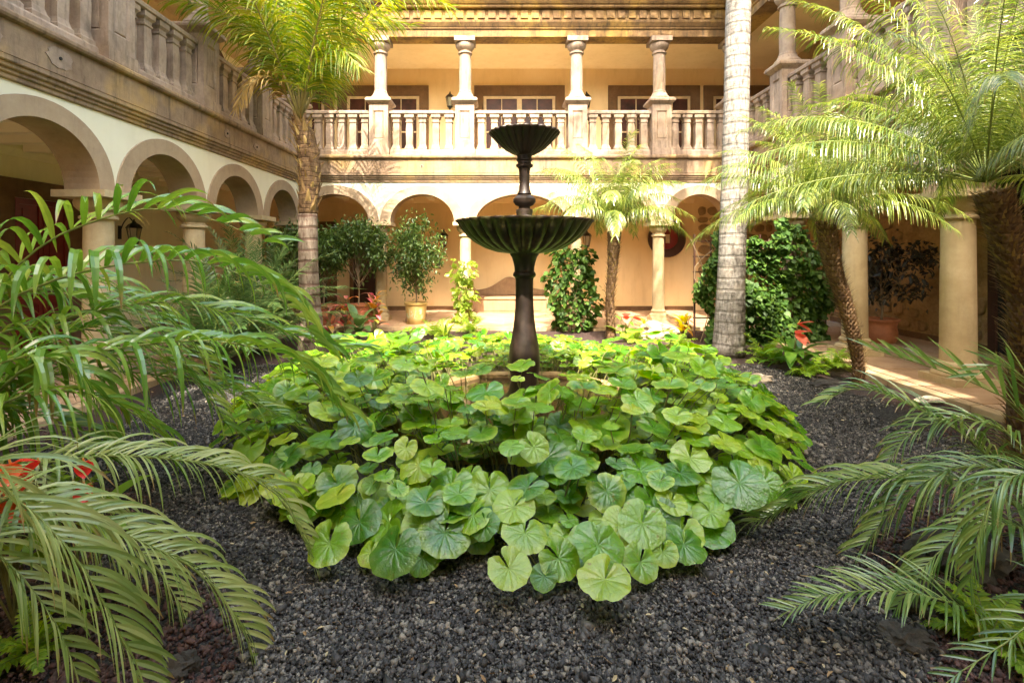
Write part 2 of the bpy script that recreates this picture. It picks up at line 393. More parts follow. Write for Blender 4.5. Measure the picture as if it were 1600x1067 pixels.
M['croton_y'] = leaf_mat('yellow_croton_leaf', [(0.45, 0.45, 0.03), (0.60, 0.55, 0.05), (0.50, 0.28, 0.03), (0.35, 0.10, 0.03)], rough=0.35, trans=0.3)
M['broad'] = leaf_mat('broad_leaf', [(0.06, 0.16, 0.02), (0.10, 0.24, 0.03), (0.18, 0.34, 0.04)], rough=0.3, trans=0.3)
M['red_spathe'] = leaf_mat('red_spathe', [(0.60, 0.03, 0.02), (0.75, 0.07, 0.04), (0.62, 0.10, 0.04)], rough=0.25, trans=0.2)
M['pink_spathe'] = leaf_mat('salmon_spathe', [(0.75, 0.16, 0.10), (0.80, 0.28, 0.18)], rough=0.3, trans=0.3)
M['orange_spathe'] = leaf_mat('orange_spathe', [(0.62, 0.12, 0.03), (0.75, 0.20, 0.08), (0.55, 0.08, 0.03)], rough=0.3, trans=0.25)
M['spadix'] = simple_mat('yellow_spadix', (0.65, 0.45, 0.12), 0.6)
M['terracotta'] = simple_mat('terracotta_pot', (0.34, 0.12, 0.05), 0.7, var=0.3, scale=6)
def glazed():
    m = NT('ochre_glazed_pot'); tc = m.n('ShaderNodeTexCoord'); p = tc.outputs['Object']
    c = m.ramp(m.noise(p, 6, 5), [(0.3, (0.34, 0.22, 0.07)), (0.7, (0.46, 0.32, 0.11))])
    sx = m.n('ShaderNodeSeparateXYZ'); m.l(p, sx.inputs[0])
    band = m.ramp(sx.outputs[2], [(0.10, g(0)), (0.18, g(1)), (0.32, g(1)), (0.38, g(0))])
    n = m.ramp(m.noise(m.scale(p, (1, 1, 0.6)), 12, 2, 0.4, 1.2), [(0.50, g(0)), (0.56, g(1))])
    c = m.mix(m.math('MULTIPLY', n, band), c, (0.34, 0.42, 0.30))
    m.col(c); m.b.inputs['Roughness'].default_value = 0.5; return m.m
M['glazed'] = glazed()

def round_leaf_mat():
    m = NT('round_glossy_leaf'); tc = m.n('ShaderNodeTexCoord'); o = tc.outputs['Object']
    sx = m.n('ShaderNodeSeparateXYZ'); m.l(o, sx.inputs[0])
    ang = m.math('ARCTAN2', sx.outputs[1], sx.outputs[0])
    rr = m.n('ShaderNodeVectorMath', operation='LENGTH'); m.l(o, rr.inputs[0]); rad = rr.outputs['Value']
    wob = m.noise(o, 2.2, 3)
    oi = m.n('ShaderNodeObjectInfo').outputs['Random']
    wv = m.n('ShaderNodeVectorMath', operation='ADD'); m.l(o, wv.inputs[0]); m.l(oi, wv.inputs[1]); wob = m.noise(wv.outputs[0], 2.6, 3)
    v = m.math('ABSOLUTE', m.math('SINE', m.math('ADD', m.math('MULTIPLY', ang, 5.5), m.math('MULTIPLY', wob, 3.2))))
    vein = m.math('SUBTRACT', 1.0, m.math('POWER', v, 0.35), clamp=True)
    v2 = m.math('ABSOLUTE', m.math('SINE', m.math('ADD', m.math('MULTIPLY', ang, 16.5), m.math('MULTIPLY', m.noise(o, 5, 3), 5))))
    vein2 = m.math('MULTIPLY', m.math('SUBTRACT', 1.0, m.math('POWER', v2, 0.4), clamp=True), m.ramp(rad, [(0.4, g(0)), (0.7, g(0.7))]))
    oi = m.n('ShaderNodeObjectInfo').outputs['Random']
    p = m.pos(); n = m.noise(p, 5, 4)
    f = m.math('ADD', m.math('MULTIPLY', oi, 0.8), m.math('MULTIPLY', n, 0.4))
    c = m.ramp(m.math('SUBTRACT', f, 0.1), [(0.0, (0.02, 0.11, 0.007)), (0.28, (0.05, 0.20, 0.009)), (0.55, (0.12, 0.29, 0.012)), (0.85, (0.24, 0.37, 0.02)), (1.0, (0.42, 0.40, 0.05))])
    edge = m.ramp(m.math('ADD', rad, m.math('MULTIPLY', m.math('SUBTRACT', n, 0.5), 0.35)), [(0.62, g(0)), (1.0, g(1))])
    c = m.mix(m.math('MULTIPLY', edge, m.math('MULTIPLY', m.math('FRACT', m.math('MULTIPLY', oi, 7.3)), 0.75)), c, (0.36, 0.46, 0.05))
    c = m.mix(m.math('MULTIPLY', vein, m.math('MULTIPLY', wob, 0.30)), c, (0.36, 0.48, 0.10))
    # rust coloured blemishes
    sp = m.ramp(m.noise(p, 22, 5, 0.65), [(0.63, g(0)), (0.70, g(1))])
    c = m.mix(m.math('MULTIPLY', sp, 0.6), c, (0.20, 0.11, 0.02))
    m.col(c)
    m.l(m.ramp(m.noise(p, 9, 4), [(0.3, g(0.12)), (0.7, g(0.32))]), m.b.inputs['Roughness'])
    m.b.inputs['Specular IOR Level'].default_value = 0.85
    h = m.math('ADD', m.math('MULTIPLY', vein, -1.0), m.math('MULTIPLY', vein2, -0.5))
    m.bump(m.math('ADD', h, m.math('MULTIPLY', m.noise(o, 7, 4), 1.6)), 0.32, 0.012)
    tr = m.n('ShaderNodeBsdfTranslucent')
    hs = m.n('ShaderNodeHueSaturation'); hs.inputs['Hue'].default_value = 0.48; hs.inputs['Saturation'].default_value = 1.15; hs.inputs['Value'].default_value = 1.8
    m.l(c, hs.inputs['Color']); m.l(hs.outputs[0], tr.inputs[0])
    mx = m.n('ShaderNodeMixShader'); mx.inputs[0].default_value = 0.33
    m.l(m.b.outputs[0], mx.inputs[1]); m.l(tr.outputs[0], mx.inputs[2]); m.l(mx.outputs[0], m.out.inputs[0])
    return m.m
M['round'] = round_leaf_mat()
M['stalk'] = simple_mat('leaf_stalk', (0.16, 0.15, 0.05), 0.5, var=0.4)

# ------------------------------------------------------------------ ground
gx = np.linspace(-40, 40, 161); gy = np.linspace(-40, 60, 201)
gb = MB(); gb.quad((-300, -300, -0.03), (300, -300, -0.03), (300, 300, -0.03), (-300, 300, -0.03))
tag(gb.build('ground', M['soil']), kind='structure')
def gheight(x, y):
    return 0.025*mnoise.noise(Vector((x*0.9, y*0.9, 0))) + 0.012*mnoise.noise(Vector((x*3.1, y*3.1, 4)))
nx, ny = 130, 160
V = []; F = []
for j in range(ny+1):
    for i in range(nx+1):
        x = -4.98 + 10.6*i/nx; y = -1.2 + 12.85*j/ny
        V.append((x, y, gheight(x, y)))
for j in range(ny):
    for i in range(nx):
        a = j*(nx+1)+i; F.append((a, a+1, a+nx+2, a+nx+1))
me = np_mesh('garden_bed', V, F, M['ground']); tag(link('garden_bed', me), 'dark lava gravel bed of the courtyard garden', kind='structure')

# ------------------------------------------------------------------ the four wings of the courtyard
D = 2.45                      # depth of the galleries
SPR, CR_O, CR_I = 2.50, 0.89, 0.675
Z_BELT0, Z_FL = 3.46, 4.12
WT = 0.40

def arc(uc, a, b, n=28):
    return [(uc - a*math.cos(math.pi*k/n), SPR + b*math.sin(math.pi*k/n)) for k in range(n+1)]

def capital_mb(r, w):
    b = MB(); h = w/2
    z = SPR
    b.lathe([(r*1.02, z-0.36), (r*1.22, z-0.345), (r*1.22, z-0.315), (r*1.03, z-0.30), (r*1.03, z-0.265),
             (r*1.25, z-0.235), (r*1.48, z-0.19), (r*1.55, z-0.145), (r*1.50, z-0.105), (r*1.42, z-0.09)], 28)
    n = len(b.v)
    b.box(-h, h, -h, h, z-0.09, z-0.002)
    return b
def base_mb(r):
    b = MB(); z = 0.08; h = r*1.55
    b.box(-h, h, -h, h, z, z+0.09)
    b.lathe([(r*1.52, z+0.09), (r*1.56, z+0.12), (r*1.48, z+0.155), (r*1.22, z+0.17), (r*1.16, z+0.20), (r*1.26, z+0.225), (r*1.22, z+0.25), (r*1.04, z+0.275)], 28)
    return b
def shaft_mb(r):
    b = MB(); b.lathe([(r*1.04, 0.355), (r*1.02, 0.8), (r*1.0, 1.3), (r*0.95, 2.14)], 28); return b

def upcol_meshes():
    r = 0.15
    sh = MB(); sh.lathe([(r*0.98, 5.72), (r, 6.1), (r*0.92, 6.62)], 24)
    bs = MB(); bs.lathe([(0.25, 5.50), (0.255, 5.53), (0.235, 5.57), (0.20, 5.60), (0.185, 5.64), (0.165, 5.665), (0.165, 5.70), (0.15, 5.72)], 24)
    cp = MB(); cp.lathe([(0.14, 6.62), (0.175, 6.63), (0.175, 6.66), (0.145, 6.67), (0.145, 6.70), (0.18, 6.73), (0.22, 6.78), (0.235, 6.83), (0.225, 6.87), (0.20, 6.885)], 24)
    cp.box(-0.25, 0.25, -0.25, 0.25, 6.885, 6.998)
    return (sh.mesh('shaft', M['baluster']), bs.mesh('base', M['baluster']), cp.mesh('capital', M['baluster']))
UPM = upcol_meshes()
for me in UPM: me.shade_smooth(); me.set_sharp_from_angle(angle=0.6)

def ped_meshes():
    b = MB(); h = 0.23
    z0, z1 = 4.285, 5.33
    # frame with a sunk panel on each of the four faces
    import itertools
    fr = [(-h, h), (-0.13, 0.13)]
    for k in range(4):
        c, s = math.cos(k*math.pi/2), math.sin(k*math.pi/2)
        def T(x, y, z): return (x*c - y*s, x*s + y*c, z)
        o = [(-h, z0), (h, z0), (h, z1), (-h, z1)]
        i1 = [(-0.13, z0+0.20), (0.13, z0+0.20), (0.13, z1-0.14), (-0.13, z1-0.14)]
        i2 = [(-0.10, z0+0.23), (0.10, z0+0.23), (0.10, z1-0.17), (-0.10, z1-0.17)]
        i3 = [(-0.085, z0+0.245), (0.085, z0+0.245), (0.085, z1-0.185), (-0.085, z1-0.185)]
        for A, B, ya, yb in ((o, i1, -h, -h), (i1, i2, -h, -h+0.03), (i2, i3, -h+0.03, -h+0.015)):
            for q in range(4):
                q2 = (q+1) % 4
                b.quad(T(A[q][0], ya, A[q][1]), T(A[q2][0], ya, A[q2][1]), T(B[q2][0], yb, B[q2][1]), T(B[q][0], yb, B[q][1]))
        b.quad(*[T(x, -h+0.015, z) for x, z in i3])
    cp = MB()
    cp.lathe([(0.30, 5.33), (0.335, 5.36), (0.37, 5.375), (0.44, 5.42), (0.44, 5.46), (0.40, 5.498)], 4, rot=math.pi/4)
    bs = MB(); bs.box(-0.255, 0.255, -0.255, 0.255, 4.125, 4.28)
    return b.mesh('pedestal', M['baluster']), cp.mesh('cap', M['baluster']), bs.mesh('plinth', M['baluster'])
PED = ped_meshes()
def baluster_mesh():
    b = MB(); w = 0.70710678
    pr = [(0.112, 4.262), (0.112, 4.31), (0.095, 4.335), (0.078, 4.40), (0.083, 4.75), (0.072, 4.93), (0.088, 4.945), (0.088, 4.965), (0.076, 4.975), (0.080, 5.02), (0.105, 5.05), (0.113, 5.06), (0.113, 5.128)]
    b.lathe([(r/w, z) for r, z in pr], 4, rot=math.pi/4)
    return b.mesh('baluster', M['baluster'])
BAL = baluster_mesh()

CNT = {}
def wing(label, loc, rot, cols, r, awid, ring_ext, inner_mat, spandrel, u_lo, u_hi, detail=True, dent=None, upper_d=0.13, colmat='column'):
    """cols: sorted centres of the columns along u (corner piers included as the first and last)"""
    w = thing('arcade_wing', label, 'building', loc, rot)
    # arcade wall with arched openings
    wall = MB()
    zt = Z_BELT0 + 0.01
    for a, b2 in zip(cols[:-1], cols[1:]):
        uc = (a+b2)/2; ao = (b2-a)/2 - 0.015; ai = ao - 0.25
        o = arc(uc, ao-0.04, CR_O-0.04)
        o = [(a, SPR)] + o + [(b2, SPR)]
        for yy, flip in ((0.0, False), (WT, True)):
            for (p, q) in zip(o[:-1], o[1:]):
                if abs(q[0]-p[0]) < 1e-6: continue
                Q = [(p[0], yy, p[1]), (q[0], yy, q[1]), (q[0], yy, zt), (p[0], yy, zt)]
                if flip: Q.reverse()
                wall.quad(*Q)
        # ring: front face, outer edge, soffit, back
        ro = arc(uc, ao, CR_O); ri = arc(uc, ai, CR_I)
        rg = MB(); y0, y1 = -0.022, WT+0.02
        for k in range(len(ro)-1):
            A, B, C2, D2 = ro[k], ro[k+1], ri[k+1], ri[k]
            rg.quad((D2[0], y0, D2[1]), (C2[0], y0, C2[1]), (B[0], y0, B[1]), (A[0], y0, A[1]))
            rg.quad((A[0], y1, A[1]), (B[0], y1, B[1]), (C2[0], y1, C2[1]), (D2[0], y1, D2[1]))
            rg.quad((A[0], y0, A[1]), (B[0], y0, B[1]), (B[0], y1, B[1]), (A[0], y1, A[1]))
            rg.quad((D2[0], y1, D2[1]), (C2[0], y1, C2[1]), (C2[0], y0, C2[1]), (D2[0], y0, D2[1]))
        rg.quad((ro[0][0], y0, SPR+0.001), (ri[0][0], y0, SPR+0.001), (ri[0][0], y1, SPR+0.001), (ro[0][0], y1, SPR+0.001))
        rg.build('arch_ring', M['ring'], w)
    # corner piers
    for u0, u1 in ((u_lo, cols[0]), (cols[-1], u_hi)):
        if u1 - u0 > 0.01: wall.box(u0, u1, 0.0, WT, 0.08, zt)
    wall.build('wall', M[spandrel], w)
    # columns
    capm = capital_mb(r, awid).mesh('capital', M[colmat]); basm = base_mb(r).mesh('base', M[colmat]); shm = shaft_mb(r).mesh('column', M[colmat])
    for me in (capm, basm, shm): me.shade_smooth(); me.set_sharp_from_angle(angle=0.6)
    for u in cols:
        c = link('column', shm, w, (u, WT/2, 0))
        link('capital', capm, c); link('base', basm, c)
    # belt course: stepped mouldings, fascia, ledge
    z = Z_BELT0
    bm_ = MB()
    for (d0, za, zb) in ((-0.03, z, z+0.055), (-0.055, z+0.055, z+0.10), (-0.085, z+0.10, z+0.15), (-0.115, z+0.15, z+0.215)):
        bm_.sweep_x([(d0+0.012, za), (d0, za+0.012), (d0, zb-0.004), (d0-0.006, zb), (WT, zb), (WT, za)][::-1], u_lo, u_hi)
    bm_.build('lower_moulding', M['belt'], w, recalc=True)
    f = MB(); f.box(u_lo, u_hi, -0.10, WT, z+0.2155, 4.015); f.build('fascia', M['belt'], w)
    lg = MB(); lg.sweep_x([(-0.115, 4.0155), (-0.15, 4.03), (-0.165, 4.055), (-0.165, 4.085), (-0.15, 4.105), (-0.125, 4.1195), (WT, 4.1195), (WT, 4.0155)][::-1], u_lo, u_hi)
    lg.build('ledge', M['belt'], w, recalc=True)
    # upper balustrade
    ud = upper_d
    for u in cols:
        p = link('pedestal', PED[0], w, (u, ud, 0)); link('cap', PED[1], p); link('plinth', PED[2], p)
        c = link('column', UPM[0], w, (u, ud, 0)); link('base', UPM[1], c); link('capital', UPM[2], c)
    for a, b2 in zip(cols[:-1], cols[1:]):
        x0, x1 = a+0.232, b2-0.232
        kb = MB(); kb.sweep_x([(ud-0.13, 4.121), (ud-0.13, 4.235), (ud-0.115, 4.262), (ud+0.115, 4.262), (ud+0.13, 4.235), (ud+0.13, 4.121)], x0+0.024, x1-0.024)
        kb.build('kerb_rail', M['baluster'], w, recalc=True)
        rl = MB(); rl.sweep_x([(ud-0.10, 5.128), (ud-0.13, 5.15), (ud-0.13, 5.20), (ud-0.115, 5.225), (ud+0.115, 5.225), (ud+0.13, 5.20), (ud+0.13, 5.15), (ud+0.10, 5.128)], x0, x1)
        rl.build('handrail', M['baluster'], w, recalc=True)
        n = max(2, round((x1-x0)/0.315)); st = (x1-x0)/n
        for k in range(n):
            link('baluster', BAL, w, (x0+st*(k+0.5), ud, 0))
    # entablature
    e = MB()
    e.box(u_lo-0.2, u_hi+0.2, -0.04, WT, 7.0, 7.17)
    e.sweep_x([(-0.06, 7.1705), (-0.075, 7.19), (-0.075, 7.22), (WT, 7.22), (WT, 7.1705)][::-1], u_lo, u_hi)
    e.sweep_x([(-0.09, 7.2205), (-0.11, 7.25), (-0.15, 7.31), (-0.16, 7.355), (WT, 7.355), (WT, 7.2205)][::-1], u_lo, u_hi)
    e.build('frieze', M['entab'], w, recalc=True)
    e = MB(); e.box(u_lo, u_hi, -0.14, WT, 7.3555, 7.61); e.build('dentil_band', M['entab'], w)
    e = MB()
    e.sweep_x([(-0.24, 7.6105), (-0.26, 7.63), (-0.26, 7.67), (-0.30, 7.69), (-0.34, 7.74), (-0.36, 7.80), (-0.42, 7.83), (-0.50, 7.92), (-0.50, 8.14), (-0.46, 8.17), (WT, 8.17), (WT, 7.6105)][::-1], u_lo, u_hi)
    e.build('cornice', M['entab'], w, recalc=True)
    if dent:
        dm = MB(); dm.box(-0.088, 0.088, -0.175, -0.1405, 7.395, 7.575); dme = dm.mesh('dentil', M['entab'])
        u = dent[0]
        while u < dent[1]:
            link('dentil', dme, w, (u, 0, 0)); u += 0.26
    # roof of clay tiles above the cornice
    rf = MB(); rf.sweep_x([(-0.62, 8.1715), (-0.62, 8.21), (D+0.6, 8.95), (D+0.6, 8.1715)][::-1], u_lo, u_hi); rf.build('roof', M['terracotta'], w, recalc=True)
    # galleries: inner wall, floor slab, ceiling and beams
    iw = MB(); iw.box(u_lo, u_hi, D, D+0.3, 0.08, 3.45); iw.build('inner_wall', M[inner_mat], w)
    iw = MB(); iw.box(u_lo, u_hi, D, D+0.3, 3.4505, 8.1); iw.build('upper_inner_wall', M['peach'], w)
    sl = MB(); sl.box(u_lo, u_hi, WT+0.001, D-0.001, 3.42, 4.10); sl.build('floor_slab', M['ceiling'], w)
    sl = MB(); sl.box(u_lo, u_hi, WT+0.002, D-0.001, 7.12, 7.3); sl.build('ceiling', M['peach'], w)
    tc = MB(); tc.sweep_x([(D-0.002, 3.419), (D-0.002, 3.20), (D-0.03, 3.20), (D-0.10, 3.30), (D-0.12, 3.419)], u_lo, u_hi); tc.build('cove_moulding', M[inner_mat], w, recalc=True)
    bmm = MB(); bmm.box(-0.07, 0.07, WT+0.03, D-0.125, 3.27, 3.419); bme = bmm.mesh('beam', M['ceiling'])
    if detail:
        u = u_lo+0.5
        while u < u_hi-0.3:
            link('beam', bme, w, (u, 0, 0)); u += 0.62
    sk = MB(); sk.box(u_lo, u_hi, D-0.02, D-0.001, 0.081, 0.20); sk.build('skirting', M['brownframe'], w)
    return w

XL, XR, YB, YF = -4.97, 5.60, 12.5, -1.3
back_cols = [-4.97+0.2, -2.97, -0.885, 1.86, 3.90, XR-0.2]
back_cols[0] = XL - 0.2; back_cols[-1] = XR + 0.2
W_back = wing('sunlit cream two storey arcade with carved balustrade facing the fountain', (0, YB, 0), 0, back_cols, 0.142, 0.58, 1, 'peach', 'cream', XL, XR, dent=(-3.6, 5.4))
left_cols = [-1.5, 0.45, 2.5, 4.53, 6.58, 8.62, 10.68, 12.7]
W_left = wing('shaded cream arcade wing with dark red doors and stained stone belt', (XL, 0, 0), math.pi/2, left_cols, 0.17, 0.66, 1, 'cream_in', 'cream', YF, YB, dent=None)
right_cols = [-12.7, -10.25, -8.4, -6.5, -4.6, -2.7, -0.8, 1.5]
W_right = wing('arcade wing with ochre stone columns before a rough stone wall', (XR, 0, 0), -math.pi/2, right_cols, 0.18, 0.70, 1, 'rough_wall', 'cream', -YB, -YF, dent=(-12.2, -8.0))
front_cols = [-XR-0.2, -3.90, -1.86, 0.885, 2.97, -XL+0.2]
W_front = wing('cream arcade wing closing the near side of the courtyard', (0, YF, 0), math.pi, front_cols, 0.142, 0.58, 1, 'peach', 'cream', -XR, -XL, detail=False)

# ---- corner blocks so that the galleries run on round the corners
for (x0, x1, y0, y1) in ((XL-D-0.3, XL, YB, YB+D+0.3), (XR, XR+D+0.3, YB, YB+D+0.3)):
    pass
def corner(w, sx, u0, u1, mat):
    b = MB(); b.box(u0, u1, D, D+0.3, 0.08, 8.1); b.build('corner_wall', M[mat], w)
    b = MB(); b.box(u0, u1, 0.001, D-0.001, 3.42, 4.10); b.build('corner_slab', M['ceiling'], w)
    b = MB(); b.box(u0, u1, 0.001, D-0.001, 7.12, 7.3); b.build('corner_ceiling', M['peach'], w)
    b = MB(); b.box(u0, u1, -0.3, D+0.6, 8.171, 8.5); b.build('corner_roof', M['terracotta'], w)
corner(W_back, 1, XL-D-0.3, XL-0.001, 'peach'); corner(W_back, 1, XR+0.001, XR+D+0.3, 'peach')
for w, (a, b2) in ((W_left, (YB+0.002, YB+D-0.002)), (W_right, (-YB-D+0.002, -YB-0.002))):
    b = MB(); b.box(a, b2, D, D+0.3, 0.08, 8.1); b.build('end_wall', M['cream_in' if w is W_left else 'rough_wall'], w)
for w, (a, b2) in ((W_left, (YF-D-0.3, YF-0.002)), (W_right, (-YF+0.002, -YF+D+0.3))):
    b = MB(); b.box(a, b2, D, D+0.3, 0.08, 8.1); b.build('end_wall', M['cream_in'], w)

# ---- upper storey openings of the back wing (French windows in brown stone surrounds)
def french_window(w, u0, u1, z0=4.14, z1=6.62, fw=0.27, y=D):
    s = MB()
    s.box(u0, u0+fw, y-0.05, y-0.001, z0, z1); s.box(u1-fw, u1, y-0.05, y-0.001, z0, z1); s.box(u0+fw, u1-fw, y-0.05, y-0.001, z1-fw-0.03, z1)
    fr = s.build('window', M['brownframe'], w)
    a, b2, t = u0+fw+0.01, u1-fw-0.01, z1-fw-0.04
    pn = MB(); pn.box(a, b2, y-0.012, y-0.002, z0, t); pn.build('pane', M['pane'], fr)
    f = MB(); ft = 0.075; m_ = (a+b2)/2; yy0, yy1 = y-0.04, y-0.013
    f.box(a, a+ft, yy0, yy1, z0, t); f.box(b2-ft, b2, yy0, yy1, z0, t); f.box(a+ft, b2-ft, yy0, yy1, t-ft, t)
    f.box(m_-0.07, m_+0.07, yy0, yy1, z0, t-ft)
    for q0, q1 in ((a+ft, m_-0.07), (m_+0.07, b2-ft)):
        qm = (q0+q1)/2
        f.box(qm-0.012, qm+0.012, yy0, yy1, z0, t-ft)
        for zz in (4.75, 5.25, 5.75):
            f.box(q0, qm-0.012, yy0, yy1, zz, zz+0.04); f.box(qm+0.012, q1, yy0, yy1, zz, zz+0.04)
    f.build('frame', M['cream_frame'], fr)
for px0, px1 in ((490, 522), (528, 670), (741, 882), (950, 1093), (1099, 1210)):
    k = 14.95/FPX
    u0 = (px0-VX)*k; u1 = (px1-VX)*k
    if px0 == 490: u0 = u1-2.6
    french_window(W_back, u0, u1)
# upper windows on the inner walls of the side wings
for uu in (3.2, 7.2, 11.2): french_window(W_left, uu-0.9, uu+0.9)
for uu in (-3.2, -7.2, -11.2): french_window(W_right, uu-0.9, uu+0.9)

# ---- ground floor doors
def panel_door(w, u0, u1, z1, y=D, fw=0.22, mat='red_door', frame='brownframe', fz=None):
    s = MB(); fz = fz or z1+fw
    s.box(u0-fw, u0, y-0.06, y-0.001, 0.085, fz); s.box(u1, u1+fw, y-0.06, y-0.001, 0.085, fz); s.box(u0, u1, y-0.06, y-0.001, z1, fz)
    d = s.build('door', M[frame], w)
    lf = MB(); lf.box(u0+0.005, u1-0.005, y-0.022, y-0.002, 0.09, z1-0.005); 
    um = (u0+u1)/2
    for a, b2 in ((u0+0.03, um-0.012), (um+0.012, u1-0.03)):
        for za, zb in ((0.2, 0.9), (1.02, z1-0.62), (z1-0.5, z1-0.1)):
            # raised rails around sunk panels
            t = 0.06
            lf.box(a, b2, y-0.04, y-0.023, za-0.06, za); lf.box(a, b2, y-0.04, y-0.023, zb, zb+0.06)
            lf.box(a, a+t, y-0.04, y-0.023, za, zb); lf.box(b2-t, b2, y-0.04, y-0.023, za, zb)
            lf.box(a+t+0.06, b2-t-0.06, y-0.036, y-0.023, za+0.06, zb-0.06)
    lf.build('door_leaf', M[mat], d)
    h = MB(); h.lathe([(0.004, 0), (0.03, 0.005), (0.03, 0.03), (0.004, 0.04)], 10)
    h2 = h.build('handle', M['metal'], d); h2.location = (um-0.08, y-0.045, 1.15); h2.rotation_euler = (math.pi/2, 0, 0)
    return d
panel_door(W_left, 7.75, 8.75, 2.58, fw=0.34, fz=2.86)
panel_door(W_left, 4.2, 5.4, 2.45)
k = 14.95/FPX
panel_door(W_back, (478-VX)*k, (512-VX)*k, 2.38, mat='dark_wood', fw=0.28)
# arched niche behind the first pair of columns
nb = MB(); c0 = (575-VX)*k; rr = 0.52
outer = [(c0-rr, 0.2)] + [(c0-rr*math.cos(math.pi*q/16), 2.05+rr*math.sin(math.pi*q/16)) for q in range(17)] + [(c0+rr, 0.2)]
inner = [(c0-0.42, 0.2)] + [(c0-0.42*math.cos(math.pi*q/16), 2.05+0.42*math.sin(math.pi*q/16)) for q in range(17)] + [(c0+0.42, 0.2)]
for q in range(len(outer)-1):
    A, B, C2, D2 = outer[q], outer[q+1], inner[q+1], inner[q]
    nb.quad((A[0], D-0.06, A[1]), (D2[0], D-0.06, D2[1]), (C2[0], D-0.06, C2[1]), (B[0], D-0.06, B[1]))
    nb.quad((A[0], D-0.06, A[1]), (B[0], D-0.06, B[1]), (B[0], D, B[1]), (A[0], D, A[1]))
    nb.quad((D2[0], D-0.06, D2[1]), (D2[0], D, D2[1]), (C2[0], D, C2[1]), (C2[0], D-0.06, C2[1]))
nf = nb.build('arched_doorway', M['brownframe'], W_back)
nb = MB(); nb.prism_y([(x, z) for x, z in inner], D-0.02, D-0.003); nb.build('door_leaf', M['dark_wood'], nf, recalc=True)
# arched upper window over the far end of the shaded wing
def up_arch(w, c0, zc, rr):
    nb = MB(); ri = rr*0.72
    for q in range(16):
        a0, a1 = math.pi*q/16, math.pi*(q+1)/16
        nb.quad(*[(c0-r_*math.cos(a), D-0.06, zc+r_*math.sin(a)) for r_, a in ((rr, a0), (ri, a0), (ri, a1), (rr, a1))])
        nb.quad((c0-rr*math.cos(a0), D-0.06, zc+rr*math.sin(a0)), (c0-rr*math.cos(a1), D-0.06, zc+rr*math.sin(a1)), (c0-rr*math.cos(a1), D, zc+rr*math.sin(a1)), (c0-rr*math.cos(a0), D, zc+rr*math.sin(a0)))
    o = nb.build('fanlight', M['brownframe'], w)
    p = MB(); p.prism_y([(c0-ri*math.cos(math.pi*q/16), zc+ri*math.sin(math.pi*q/16)) for q in range(17)], D-0.02, D-0.004)
    p.build('pane', M['cream_frame'], o, recalc=True)
up_arch(W_left, 13.2, 6.55, 0.55)

# dark wooden doorway of the wing on the sunny side, seen past the palm trunk
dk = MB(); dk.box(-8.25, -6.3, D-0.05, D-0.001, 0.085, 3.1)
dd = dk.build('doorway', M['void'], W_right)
dk = MB(); dk.box(-8.38, -8.25, D-0.09, D-0.001, 0.085, 3.2); dk.box(-8.25, -6.3, D-0.09, D-0.052, 3.1, 3.2); dk.build('frame', M['dark_wood'], dd)

# rough stones standing proud of the render on the inner wall and at the back corner
def stone_piece(w, h, d, seed, mat):
    rr_ = random.Random(seed); b = MB(); n = 9
    ring = []
    for k_ in range(n):
        a = 2*math.pi*k_/n; e = 0.82+0.18*rr_.random()
        cx, sz = math.cos(a), math.sin(a)
        q = max(abs(cx), abs(sz))**0.45
        ring.append((w/2*cx/q*e, h/2*sz/q*e))
    v0 = len(b.v)
    b.v += [(x, 0, z) for x, z in ring]; b.v += [(x*0.93, -d*0.75, z*0.93) for x, z in ring]; b.v += [(x*0.62, -d*(0.95+0.1*rr_.random()), z*0.62) for x, z in ring]; b.v.append((0, -d, 0))
    for k_ in range(n):
        k2 = (k_+1) % n
        b.f += [(v0+k_, v0+k2, v0+n+k2, v0+n+k_), (v0+n+k_, v0+n+k2, v0+2*n+k2, v0+2*n+k_), (v0+2*n+k_, v0+2*n+k2, v0+3*n)]
    me = b.mesh('stone', mat); me.shade_smooth(); return me
stm = [stone_piece(1, 1, 1, s_, M['blocks']) for s_ in range(6)]
def stones(w, u0, u1, z0, z1, size, keep=1.0, seed=1, d=0.05):
    rr_ = random.Random(seed); z = z0
    while z < z1:
        h = size*(0.7+0.6*rr_.random()); u = u0
        while u < u1:
            wd = size*(0.8+0.9*rr_.random())
            if rr_.random() < keep:
                o = link('stone', rr_.choice(stm), w, (u+wd/2, D-0.004, z+h/2), scale=(wd*0.93, d*(0.7+0.6*rr_.random()), h*0.93))
                o.rotation_euler = (0, rr_.uniform(-0.12, 0.12), 0)
            u += wd
        z += h
stones(W_back, 5.72, 7.9, 0.22, 3.1, 0.27, 1.0, 3)
stones(W_right, -12.1, -10.5, 0.22, 3.1, 0.24, 0.85, 5, 0.06)
stones(W_right, -10.5, -8.5, 0.22, 0.9, 0.28, 0.6, 8, 0.04)
stones(W_right, -14.9, -12.1, 0.22, 3.1, 0.26, 0.9, 9, 0.05)

